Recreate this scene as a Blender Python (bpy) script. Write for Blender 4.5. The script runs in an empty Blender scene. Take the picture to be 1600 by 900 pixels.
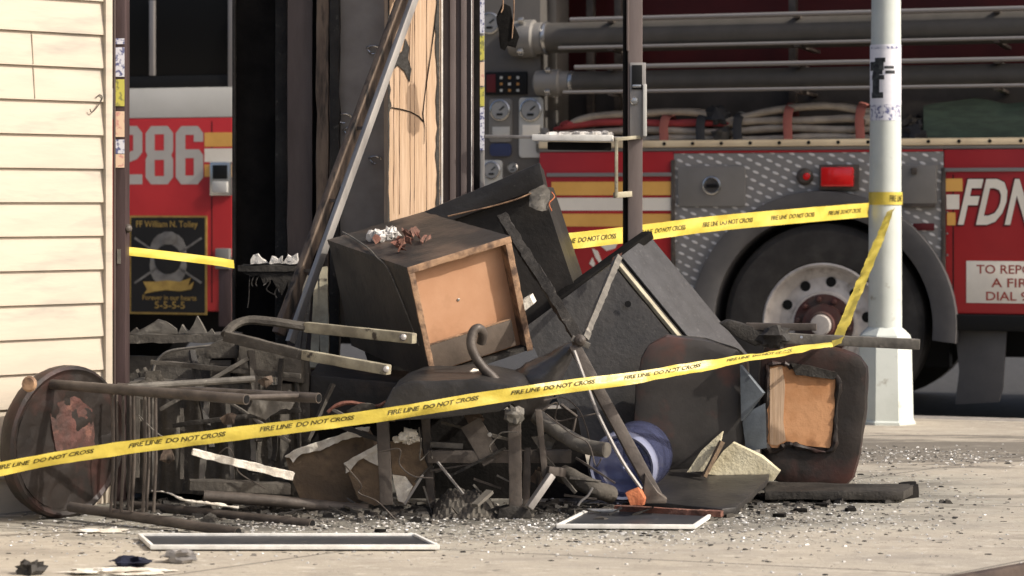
import bpy, bmesh, math, random
from mathutils import Vector, Matrix, noise

# ------------------------------------------------------------------ camera
SC = bpy.context.scene
COL = SC.collection
H = 1.02                       # camera height above the sidewalk
FPX = 3600.0                   # focal length in pixels of the 1600 px wide photograph
cam = bpy.data.cameras.new('camera')
cam.sensor_width = 36.0
cam.lens = 36.0 * FPX / 1600.0
cam.shift_y = -130.0 / 1600.0
cam.clip_end = 3000
cam.clip_start = .1
cam.dof.use_dof = True
cam.dof.focus_distance = 8.1
cam.dof.aperture_fstop = 4.0
camo = bpy.data.objects.new('camera', cam)
camo.location = (0, 0, H)
camo.rotation_euler = (math.pi / 2, 0, 0)
COL.objects.link(camo)
SC.camera = camo

# ------------------------------------------------------------------ sky, sun, exposure
SUN = Vector((.93, -.37, 0)).normalized()
ELEV = math.radians(38)
world = bpy.data.worlds.new('World')
SC.world = world
world.use_nodes = True
wn = world.node_tree.nodes
bg = wn.get('Background') or wn.new('ShaderNodeBackground')
sky = wn.new('ShaderNodeTexSky')
sky.sky_type = 'NISHITA'
sky.sun_disc = False
sky.sun_elevation = ELEV
sky.sun_rotation = math.atan2(SUN.x, SUN.y)
sky.air_density = .7
sky.dust_density = 5.0
sky.ozone_density = .6
world.node_tree.links.new(sky.outputs[0], bg.inputs[0])
bg.inputs[1].default_value = .15
sl = bpy.data.lights.new('sun', 'SUN')
sl.energy = 3.5
sl.angle = math.radians(.6)
sl.color = (1, .945, .87)
slo = bpy.data.objects.new('sun', sl)
COL.objects.link(slo)
sd = Vector((SUN.x * math.cos(ELEV), SUN.y * math.cos(ELEV), math.sin(ELEV)))
slo.rotation_euler = sd.to_track_quat('Z', 'Y').to_euler()
slo.location = (6, -4, 8)
SC.view_settings.view_transform = 'Standard'
SC.view_settings.look = 'None'
SC.view_settings.gamma = 1
SC.view_settings.exposure = .27
SC.view_settings.use_curve_mapping = False

rng = random.Random(7)

# ------------------------------------------------------------------ materials
MATS = {}


def mat(name, col, rough=.7, metal=0., spec=.3, col2=None, scale=8., lo=.4, hi=.65, bump=0., bscale=40., stretch=(1, 1, 1),
        trans=0., col3=None, scale3=30., lo3=.55, hi3=.7, alpha=1., coat=0.):
    if name in MATS:
        return MATS[name]
    m = bpy.data.materials.new(name)
    m.use_nodes = True
    nt = m.node_tree
    n, l = nt.nodes, nt.links
    b = n['Principled BSDF']
    b.inputs['Base Color'].default_value = (*col, 1)
    b.inputs['Roughness'].default_value = rough
    b.inputs['Metallic'].default_value = metal
    b.inputs['Specular IOR Level'].default_value = spec
    b.inputs['Transmission Weight'].default_value = trans
    b.inputs['Alpha'].default_value = alpha
    b.inputs['Coat Weight'].default_value = coat
    tc = n.new('ShaderNodeTexCoord')
    mp = n.new('ShaderNodeMapping')
    mp.inputs['Scale'].default_value = stretch
    l.new(tc.outputs['Object'], mp.inputs['Vector'])

    def nz(sc, d=6, r=.6):
        t = n.new('ShaderNodeTexNoise')
        t.inputs['Scale'].default_value = sc
        t.inputs['Detail'].default_value = d
        t.inputs['Roughness'].default_value = r
        l.new(mp.outputs[0], t.inputs['Vector'])
        return t

    def ramp(src, a, bb):
        r = n.new('ShaderNodeMapRange')
        r.inputs[1].default_value = a
        r.inputs[2].default_value = bb
        l.new(src, r.inputs[0])
        return r.outputs[0]
    cur = None
    if col2:
        mx = n.new('ShaderNodeMix')
        mx.data_type = 'RGBA'
        mx.inputs[6].default_value = (*col, 1)
        mx.inputs[7].default_value = (*col2, 1)
        l.new(ramp(nz(scale).outputs[0], lo, hi), mx.inputs[0])
        cur = mx.outputs[2]
        if col3:
            m2 = n.new('ShaderNodeMix')
            m2.data_type = 'RGBA'
            l.new(cur, m2.inputs[6])
            m2.inputs[7].default_value = (*col3, 1)
            l.new(ramp(nz(scale3, 4).outputs[0], lo3, hi3), m2.inputs[0])
            cur = m2.outputs[2]
        l.new(cur, b.inputs['Base Color'])
    if bump:
        bp = n.new('ShaderNodeBump')
        bp.inputs['Strength'].default_value = bump
        bp.inputs['Distance'].default_value = .01
        l.new(nz(bscale, 5).outputs[0], bp.inputs['Height'])
        l.new(bp.outputs[0], b.inputs['Normal'])
    MATS[name] = m
    return m


CHAR = mat('char', (.021, .0185, .0155), .62, spec=.3, col2=(.052, .046, .038), scale=7, lo=.42, hi=.72, bump=.5, bscale=55, col3=(.12, .108, .09), scale3=38, lo3=.62, hi3=.78)
CHARBLK = mat('char_black', (.006, .0055, .005), .85, spec=.1, col2=(.014, .0125, .011), scale=6, bump=.4, bscale=40)
CHARGREY = mat('char_grey', (.062, .055, .046), .78, spec=.2, col2=(.12, .107, .088), scale=9, lo=.38, hi=.7, bump=.5, bscale=45, col3=(.23, .205, .17), scale3=45, lo3=.62, hi3=.8)
CHARSHINE = mat('char_sheen', (.020, .0185, .017), .42, spec=.4, col2=(.038, .034, .030), scale=5, bump=.22, bscale=38, col3=(.085, .079, .068), scale3=46, lo3=.64, hi3=.8)
ASHMETAL = mat('ash_metal', (.17, .155, .13), .6, .04, col2=(.085, .077, .065), scale=14, bump=.2, bscale=60, col3=(.30, .27, .225), scale3=30, lo3=.6, hi3=.75)
STEELD = mat('scorched_steel', (.066, .055, .046), .5, .15, col2=(.12, .10, .083), scale=12, bump=.2, bscale=50, col3=(.16, .115, .08), scale3=26, lo3=.64, hi3=.8)
ALU = mat('pale_aluminium', (.33, .31, .285), .45, .35, col2=(.22, .205, .19), scale=14, stretch=(1, 1, .3), bump=.1)
CREAMMETAL = mat('cream_scorched_metal', (.42, .38, .27), .55, .1, col2=(.22, .195, .14), scale=12, bump=.2, col3=(.06, .05, .04), scale3=20, lo3=.6, hi3=.7)
SIDING = mat('cream_vinyl', (.53, .455, .355), .5, spec=.3, col2=(.47, .41, .325), scale=3.5, stretch=(1, 1, 5), lo=.42, hi=.7, bump=.06, bscale=20, col3=(.33, .305, .26), scale3=2.6, lo3=.54, hi3=.8)
JAMB = mat('purple_brown_steel', (.085, .058, .056), .5, .2, col2=(.055, .036, .034), scale=20, stretch=(1, 1, .15), bump=.1)
BROWNALU = mat('brown_aluminium', (.115, .09, .08), .42, .2, col2=(.075, .057, .05), scale=9, stretch=(1, 1, .2), bump=.08)
PALEBROWN = mat('rubbed_brown_aluminium', (.20, .162, .147), .4, .2, col2=(.14, .112, .10), scale=9, stretch=(1, 1, .2), bump=.08)
STUD = mat('fresh_wood', (.43, .29, .18), .7, col2=(.54, .385, .26), scale=14, stretch=(8, 8, .25), bump=.2, bscale=30, col3=(.25, .15, .085), scale3=9, lo3=.6, hi3=.75)
PEACH = mat('peach_board', (.49, .272, .155), .6, col2=(.43, .225, .12), scale=5, bump=.06, col3=(.36, .19, .10), scale3=9, lo3=.6, hi3=.8)
BURNTOP = mat('scorched_brown', (.024, .0215, .019), .5, col2=(.095, .066, .048), scale=4.2, lo=.46, hi=.66, bump=.25, bscale=40, spec=.4, col3=(.15, .125, .10), scale3=26, lo3=.66, hi3=.8)
EDGEWOOD = mat('scorched_edge', (.33, .205, .12), .7, col2=(.10, .062, .042), scale=17, lo=.44, hi=.62, bump=.4)
DRAWER = mat('smoked_drawer', (.13, .10, .075), .5, col2=(.075, .058, .045), scale=6, bump=.15, col3=(.22, .16, .11), scale3=7, lo3=.6, hi3=.75)
CUSHION = mat('burnt_vinyl', (.023, .0175, .0145), .48, col2=(.015, .0125, .011), scale=7, bump=.22, bscale=30, col3=(.07, .028, .022), scale3=5, lo3=.50, hi3=.75)
PLYORANGE = mat('raw_plywood', (.52, .27, .13), .7, col2=(.38, .165, .06), scale=6, lo=.46, hi=.68, bump=.2, col3=(.13, .055, .022), scale3=5.5, lo3=.55, hi3=.7)
RUSTRED = mat('heat_reddened', (.20, .085, .06), .8, col2=(.09, .05, .036), scale=14, bump=.7, bscale=50, col3=(.34, .17, .12), scale3=24, lo3=.55, hi3=.72)
SCORCHTIMBER = mat('scorched_timber', (.11, .08, .06), .75, col2=(.21, .155, .11), scale=7, stretch=(3, 3, .5), bump=.4, col3=(.03, .026, .022), scale3=9, lo3=.5, hi3=.65)
CONEFAB = mat('sooty_fabric', (.045, .041, .038), .3, spec=.6, col2=(.07, .062, .055), scale=8, bump=.25, bscale=22)
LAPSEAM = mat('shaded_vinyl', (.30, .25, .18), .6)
BOTTLERIM = mat('pale_blue_plastic', (.20, .215, .30), .16, spec=.6)
STOOLRED = mat('stool_red', (.095, .042, .034), .75, col2=(.045, .03, .025), scale=16, bump=.6, bscale=50, col3=(.16, .075, .055), scale3=24, lo3=.58, hi3=.72)
BEDGREY = mat('bed_grey', (.095, .083, .072), .6, col2=(.07, .062, .054), scale=6)
SMOKED = mat('smoked_side', (.036, .031, .026), .5, col2=(.06, .051, .042), scale=4, bump=.12, col3=(.022, .019, .017), scale3=12, lo3=.55, hi3=.7)
REDDENED = mat('reddened_vinyl', (.034, .031, .028), .45, col2=(.052, .046, .041), scale=5, bump=.12, bscale=25, col3=(.10, .045, .034), scale3=4.5, lo3=.55, hi3=.72)
KERBSTEEL = mat('kerb_steel', (.05, .036, .03), .7, col2=(.09, .065, .05), scale=6, bump=.3)
BOARD = mat('brown_fibreboard', (.16, .115, .075), .9, col2=(.27, .185, .11), scale=7, lo=.42, hi=.65, bump=.5, bscale=60, col3=(.075, .06, .048), scale3=6, lo3=.5, hi3=.65)
TORNWHITE = mat('torn_plaster', (.82, .77, .66), .9, col2=(.55, .49, .40), scale=22, bump=.6, bscale=50)
FOAM = mat('yellow_foam', (.56, .51, .36), .9, col2=(.44, .39, .26), scale=16, bump=.5, bscale=70, col3=(.12, .10, .07), scale3=9, lo3=.56, hi3=.75)
BRICK = mat('orange_brick', (.52, .18, .08), .85, col2=(.38, .11, .05), scale=30, bump=.5, bscale=60)
GREYSTEEL = mat('blue_grey_steel', (.10, .115, .13), .45, .3, col2=(.06, .068, .075), scale=9, bump=.2)
PANELG = mat('soot_grey_panel', (.062, .060, .060), .55, col2=(.045, .043, .042), scale=12, bump=.35, bscale=90, col3=(.11, .107, .105), scale3=60, lo3=.6, hi3=.75)
TAPE = mat('yellow_tape', (.62, .49, .08), .38, spec=.5, col2=(.54, .415, .055), scale=7, bump=.18, bscale=45)
TAPEINK = mat('tape_ink', (.075, .06, .012), .6)
POLEPAINT = mat('pole_paint', (.60, .63, .58), .5, col2=(.52, .55, .50), scale=4, bump=.06, col3=(.30, .28, .22), scale3=10, lo3=.64, hi3=.74)
PAPER = mat('paper', (.80, .79, .82), .8, col2=(.70, .69, .72), scale=10)
INK = mat('ink', (.02, .022, .024), .8, col2=(.08, .085, .085), scale=40)
WHITE = mat('white_edge', (.82, .80, .74), .45, col2=(.62, .60, .54), scale=18, bump=.05)
DARKGLASS = mat('dark_sheet', (.032, .034, .038), .4, spec=.4, col2=(.05, .05, .052), scale=7, bump=.08, col3=(.20, .19, .17), scale3=28, lo3=.66, hi3=.76)
RED = mat('truck_red', (.42, .026, .028), .34, spec=.35, col2=(.35, .020, .023), scale=2)
MAROON = mat('dark_maroon', (.09, .012, .010), .6, col2=(.06, .009, .008), scale=3)
TWHITE = mat('truck_white', (.52, .51, .47), .4, col2=(.47, .46, .42), scale=3)
GOLD = mat('reflective_gold', (.80, .44, .11), .5, col2=(.72, .38, .09), scale=5)
CREAM = mat('reflective_cream', (.84, .78, .66), .5, col2=(.76, .70, .59), scale=5)
NUMGREY = mat('number_silver', (.50, .47, .42), .5, col2=(.44, .41, .37), scale=5)
BLACKP = mat('black_paint', (.008, .008, .008), .5, spec=.2)
GLASSBLK = mat('cab_glass', (.006, .006, .006), .25, spec=.12)
RUBBER = mat('tyre_rubber', (.042, .039, .036), .85, spec=.2, col2=(.06, .056, .051), scale=9, bump=.15, col3=(.10, .093, .083), scale3=4, lo3=.55, hi3=.8)
GUARD = mat('fender_rubber', (.085, .081, .08), .5, col2=(.11, .104, .10), scale=5)
CHROME = mat('chrome', (.50, .49, .47), .22, .85, col2=(.42, .41, .39), scale=6)
RIM = mat('rim_aluminium', (.66, .61, .55), .45, .05, col2=(.46, .42, .38), scale=9, col3=(.28, .24, .20), scale3=14, lo3=.55, hi3=.75)
HUB = mat('red_hub', (.10, .035, .03), .6, col2=(.09, .065, .055), scale=9, lo=.4, hi=.6, bump=.2)
PUMP = mat('pump_panel_grey', (.12, .11, .098), .5, .1, col2=(.10, .092, .083), scale=5)
FUELDOOR = mat('satin_grey', (.23, .217, .197), .45, .15, col2=(.20, .188, .17), scale=5)
SUCTION = mat('suction_hose', (.085, .077, .067), .55, col2=(.07, .064, .055), scale=8)
RAIL = mat('rack_rail', (.27, .25, .235), .4, .4)
HOSE = mat('fire_hose', (.46, .39, .31), .85, col2=(.34, .29, .235), scale=12, bump=.4, bscale=90)
HOSERED = mat('red_hose', (.40, .06, .06), .85, col2=(.3, .05, .05), scale=12, bump=.3)
STRAPRED = mat('faded_red_strap', (.34, .115, .09), .85, bump=.3, bscale=80)
STRAPDK = mat('dark_strap', (.035, .035, .037), .8, bump=.3, bscale=80)
TARP = mat('green_tarp', (.085, .12, .085), .75, col2=(.06, .08, .06), scale=7, stretch=(1, 1, 5), bump=.3)
GOLDRAIL = mat('cream_rail', (.80, .65, .42), .45, col2=(.66, .52, .33), scale=5)
LENS = mat('red_lens', (.70, .015, .015), .15, spec=.6, coat=.5)
GAUGE = mat('gauge_face', (.30, .30, .29), .5)
BLUEPL = mat('blue_plate', (.035, .045, .10), .5)
LEDRED = mat('red_panel', (.10, .012, .014), .5)
AMBER = mat('amber_mark', (.40, .20, .06), .5)
SIGNRED = mat('sign_lettering', (.33, .06, .04), .6)
POSTER = mat('poster_black', (.012, .011, .010), .5)
POSTGOLD = mat('poster_gold', (.42, .28, .07), .5, col2=(.30, .19, .05), scale=25)
POSTGREY = mat('poster_grey', (.20, .19, .17), .5, col2=(.12, .11, .10), scale=20)
ROAD = mat('asphalt', (.042, .041, .040), .9, col2=(.06, .058, .056), scale=14, bump=.5, bscale=120)
KERB = mat('kerb_stone', (.30, .275, .245), .85, col2=(.20, .185, .165), scale=9, bump=.4)
EARTH = mat('far_asphalt', (.05, .049, .047), .9)
ASH = mat('white_ash', (.66, .63, .58), .95, col2=(.36, .34, .31), scale=16, bump=.7, bscale=50)
CRUMBW = mat('glass_crumbs', (.60, .585, .55), .3, spec=.6, col2=(.36, .35, .32), scale=30)
CRUMBK = mat('char_crumbs', (.012, .011, .010), .8, col2=(.06, .055, .048), scale=20)
CRUMBG = mat('plaster_crumbs', (.30, .275, .235), .9, col2=(.18, .165, .14), scale=20)
STICKW = mat('sticker_white', (.66, .66, .70), .6, col2=(.12, .13, .25), scale=60, lo=.5, hi=.6)
STICKY = mat('sticker_yellow', (.55, .50, .10), .6, col2=(.25, .24, .08), scale=55, lo=.5, hi=.6)
STICKP = mat('sticker_peach', (.75, .55, .38), .6, col2=(.6, .3, .25), scale=50, lo=.55, hi=.65)
NAVY = mat('navy_cloth', (.012, .014, .028), .9, bump=.5)


def special_materials():
    # smoke-tinted window glass: mostly clear, grey film of soot with blotches
    m = bpy.data.materials.new('smoked_glass')
    m.use_nodes = True
    n, l = m.node_tree.nodes, m.node_tree.links
    out = n['Material Output']
    b = n['Principled BSDF']
    b.inputs['Base Color'].default_value = (.50, .445, .385, 1)
    b.inputs['Roughness'].default_value = .5
    tr = n.new('ShaderNodeBsdfTransparent')
    tr.inputs[0].default_value = (.62, .60, .57, 1)
    mx = n.new('ShaderNodeMixShader')
    tc = n.new('ShaderNodeTexCoord')
    t = n.new('ShaderNodeTexNoise')
    t.inputs['Scale'].default_value = 7
    t.inputs['Detail'].default_value = 6
    l.new(tc.outputs['Object'], t.inputs['Vector'])
    r = n.new('ShaderNodeMapRange')
    r.inputs[1].default_value = .35
    r.inputs[2].default_value = .75
    r.inputs[3].default_value = .55
    r.inputs[4].default_value = .85
    l.new(t.outputs[0], r.inputs[0])
    l.new(r.outputs[0], mx.inputs[0])
    l.new(tr.outputs[0], mx.inputs[1])
    l.new(b.outputs[0], mx.inputs[2])
    l.new(mx.outputs[0], out.inputs[0])
    MATS['smoked_glass'] = m
    # blue water-bottle plastic
    m = bpy.data.materials.new('blue_plastic')
    m.use_nodes = True
    n, l = m.node_tree.nodes, m.node_tree.links
    b = n['Principled BSDF']
    b.inputs['Base Color'].default_value = (.085, .095, .175, 1)
    b.inputs['Roughness'].default_value = .16
    b.inputs['Specular IOR Level'].default_value = .6
    tr = n.new('ShaderNodeBsdfTransparent')
    tr.inputs[0].default_value = (.58, .62, .78, 1)
    mx = n.new('ShaderNodeMixShader')
    mx.inputs[0].default_value = .5
    l.new(tr.outputs[0], mx.inputs[1])
    l.new(b.outputs[0], mx.inputs[2])
    l.new(mx.outputs[0], n['Material Output'].inputs[0])
    tc = n.new('ShaderNodeTexCoord')
    t = n.new('ShaderNodeTexNoise')
    t.inputs['Scale'].default_value = 11
    l.new(tc.outputs['Object'], t.inputs['Vector'])
    bp = n.new('ShaderNodeBump')
    bp.inputs['Strength'].default_value = .5
    bp.inputs['Distance'].default_value = .02
    l.new(t.outputs[0], bp.inputs['Height'])
    l.new(bp.outputs[0], b.inputs['Normal'])
    MATS['blue_plastic'] = m
    # diamond plate
    m = bpy.data.materials.new('diamond_plate')
    m.use_nodes = True
    n, l = m.node_tree.nodes, m.node_tree.links
    b = n['Principled BSDF']
    b.inputs['Roughness'].default_value = .42
    b.inputs['Metallic'].default_value = .08
    tc = n.new('ShaderNodeTexCoord')
    mp = n.new('ShaderNodeMapping')
    mp.inputs['Rotation'].default_value = (0, math.radians(-38), 0)
    mp.inputs['Scale'].default_value = (17, .01, 26)
    l.new(tc.outputs['Object'], mp.inputs['Vector'])
    sp = n.new('ShaderNodeSeparateXYZ')
    l.new(mp.outputs[0], sp.inputs[0])

    def M_(op, p, q=0.):
        z = n.new('ShaderNodeMath')
        z.operation = op
        for k, w in ((0, p), (1, q)):
            if isinstance(w, (int, float)):
                z.inputs[k].default_value = w
            else:
                l.new(w, z.inputs[k])
        return z.outputs[0]
    fx = M_('SUBTRACT', M_('FRACT', M_('ADD', sp.outputs[0], M_('MULTIPLY', M_('FLOOR', sp.outputs[2]), .5))), .5)
    fz = M_('SUBTRACT', M_('FRACT', sp.outputs[2]), .5)
    e2 = M_('ADD', M_('POWER', M_('DIVIDE', fx, .33), 2.), M_('POWER', M_('DIVIDE', fz, .17), 2.))
    r = n.new('ShaderNodeMapRange')
    r.inputs[1].default_value = 1.3
    r.inputs[2].default_value = .5
    l.new(e2, r.inputs[0])
    mx = n.new('ShaderNodeMix')
    mx.data_type = 'RGBA'
    mx.inputs[6].default_value = (.255, .243, .226, 1)
    mx.inputs[7].default_value = (.72, .69, .65, 1)
    l.new(r.outputs[0], mx.inputs[0])
    l.new(mx.outputs[2], b.inputs['Base Color'])
    bp = n.new('ShaderNodeBump')
    bp.inputs['Strength'].default_value = .6
    bp.inputs['Distance'].default_value = .004
    l.new(r.outputs[0], bp.inputs['Height'])
    l.new(bp.outputs[0], b.inputs['Normal'])
    MATS['diamond_plate'] = m
    # sidewalk concrete: cream slabs, joints, soot and dirt around the fire
    m = bpy.data.materials.new('sidewalk_concrete')
    m.use_nodes = True
    n, l = m.node_tree.nodes, m.node_tree.links
    b = n['Principled BSDF']
    b.inputs['Roughness'].default_value = .85
    b.inputs['Specular IOR Level'].default_value = .25
    tc = n.new('ShaderNodeTexCoord')

    def N(sc, det=8, rg=.62, st=(1, 1, 1), rz=0.):
        p = n.new('ShaderNodeMapping')
        p.inputs['Scale'].default_value = st
        p.inputs['Rotation'].default_value = (0, 0, rz)
        l.new(tc.outputs['Object'], p.inputs['Vector'])
        t = n.new('ShaderNodeTexNoise')
        t.inputs['Scale'].default_value = sc
        t.inputs['Detail'].default_value = det
        t.inputs['Roughness'].default_value = rg
        l.new(p.outputs[0], t.inputs['Vector'])
        return t.outputs[0]

    def MR(src, a, bb, c=0., d=1.):
        r = n.new('ShaderNodeMapRange')
        for i, x in enumerate((a, bb, c, d)):
            r.inputs[i + 1].default_value = x
        l.new(src, r.inputs[0])
        return r.outputs[0]

    def MX(f, a, bb):
        x = n.new('ShaderNodeMix')
        x.data_type = 'RGBA'
        l.new(f, x.inputs[0])
        for i, q in ((6, a), (7, bb)):
            if isinstance(q, tuple):
                x.inputs[i].default_value = (*q, 1)
            else:
                l.new(q, x.inputs[i])
        return x.outputs[2]

    def MA(op, a, bb):
        x = n.new('ShaderNodeMath')
        x.operation = op
        for i, q in enumerate((a, bb)):
            if isinstance(q, (int, float)):
                x.inputs[i].default_value = q
            else:
                l.new(q, x.inputs[i])
        return x.outputs[0]
    c = MX(MR(N(1.6), .35, .7), (.43, .38, .30), (.34, .305, .25))
    c = MX(MR(N(60, 4), .35, .75), c, (.42, .375, .30))
    c = MX(MR(N(4.5, 8, .7, (.35, 1, 1)), .50, .68, 0, .6), c, (.21, .185, .155))
    c = MX(MR(N(11, 7, .75, (.6, 1, 1)), .54, .68, 0, .55), c, (.21, .185, .15))
    c = MX(MR(N(15, 7, .78, (.6, 1, 1), .3), .54, .66, 0, .85), c, (.55, .50, .41))
    c = MX(MR(N(21, 5, .75, (.5, 1, 1), .15), .60, .69, 0, .8), c, (.11, .10, .085))
    c = MX(MR(N(2.3, 6, .65, (.4, 1, 1), -.3), .52, .68, 0, .5), c, (.235, .215, .185))
    # soot around the pile
    p = n.new('ShaderNodeMapping')
    p.inputs['Location'].default_value = (.28 / 1.65, -8.15 / .95, 0)
    p.inputs['Scale'].default_value = (1 / 1.65, 1 / .95, 0)
    l.new(tc.outputs['Object'], p.inputs['Vector'])
    ln = n.new('ShaderNodeVectorMath')
    ln.operation = 'LENGTH'
    l.new(p.outputs[0], ln.inputs[0])
    soot = MR(MA('ADD', ln.outputs['Value'], MA('MULTIPLY', MA('SUBTRACT', N(4, 8, .65, (.5, 1, 1)), .5), 1.6)), .75, 1.25, 1, 0)
    c = MX(MA('MULTIPLY', MR(MA('ADD', ln.outputs['Value'], MA('MULTIPLY', MA('SUBTRACT', N(6, 8, .7, (.5, 1, 1), .2), .5), 1.3)), 1.0, 1.45, 1, 0), .6), c, (.30, .295, .25))
    c = MX(MA('MULTIPLY', soot, .82), c, (.045, .042, .037))
    p2 = n.new('ShaderNodeMapping')
    p2.inputs['Location'].default_value = (-1.75 / 1.5, -9.6 / .62, 0)
    p2.inputs['Scale'].default_value = (1 / 1.5, 1 / .62, 0)
    l.new(tc.outputs['Object'], p2.inputs['Vector'])
    l2 = n.new('ShaderNodeVectorMath')
    l2.operation = 'LENGTH'
    l.new(p2.outputs[0], l2.inputs[0])
    grime = MR(MA('ADD', l2.outputs['Value'], MA('MULTIPLY', MA('SUBTRACT', N(7, 8, .72, (.25, 1, 1), .1), .5), 4.2)), .55, 1.05, 1, 0)
    c = MX(MA('MULTIPLY', grime, .75), c, (.10, .09, .076))
    # pale dust streaks
    c = MX(MR(N(9, 8, .7, (.3, 1, 1), .1), .57, .68, 0, .6), c, (.44, .41, .35))
    # joints
    for rz, sc, off in ((math.radians(18), .66, .26), (math.radians(-45), .66, .1)):
        q = n.new('ShaderNodeMapping')
        q.inputs['Rotation'].default_value = (0, 0, rz)
        l.new(tc.outputs['Object'], q.inputs['Vector'])
        sx = n.new('ShaderNodeSeparateXYZ')
        l.new(q.outputs[0], sx.inputs[0])
        fr = MA('FRACT', MA('ADD', MA('MULTIPLY', sx.outputs[1], sc), off), 0)
        c = MX(MR(MA('ABSOLUTE', MA('SUBTRACT', fr, .5), 0), .002, .0065, .75, 0), c, (.10, .09, .075))
    l.new(c, b.inputs['Base Color'])
    bp = n.new('ShaderNodeBump')
    bp.inputs['Strength'].default_value = .5
    bp.inputs['Distance'].default_value = .006
    l.new(N(70, 6), bp.inputs['Height'])
    l.new(bp.outputs[0], b.inputs['Normal'])
    MATS['sidewalk_concrete'] = m


special_materials()
GLASS = MATS['smoked_glass']
DIAMOND = MATS['diamond_plate']
CONCRETE = MATS['sidewalk_concrete']
BLUEPLASTIC = MATS['blue_plastic']

# ------------------------------------------------------------------ builders


def P(px, py, Y):
    return Vector(((px - 800) / FPX * Y, Y, H - (py - 320) / FPX * Y))


def G(px, py, z=0.):
    Y = (H - z) * FPX / (py - 320)
    return Vector(((px - 800) / FPX * Y, Y, z))


OFF = {}


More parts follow.
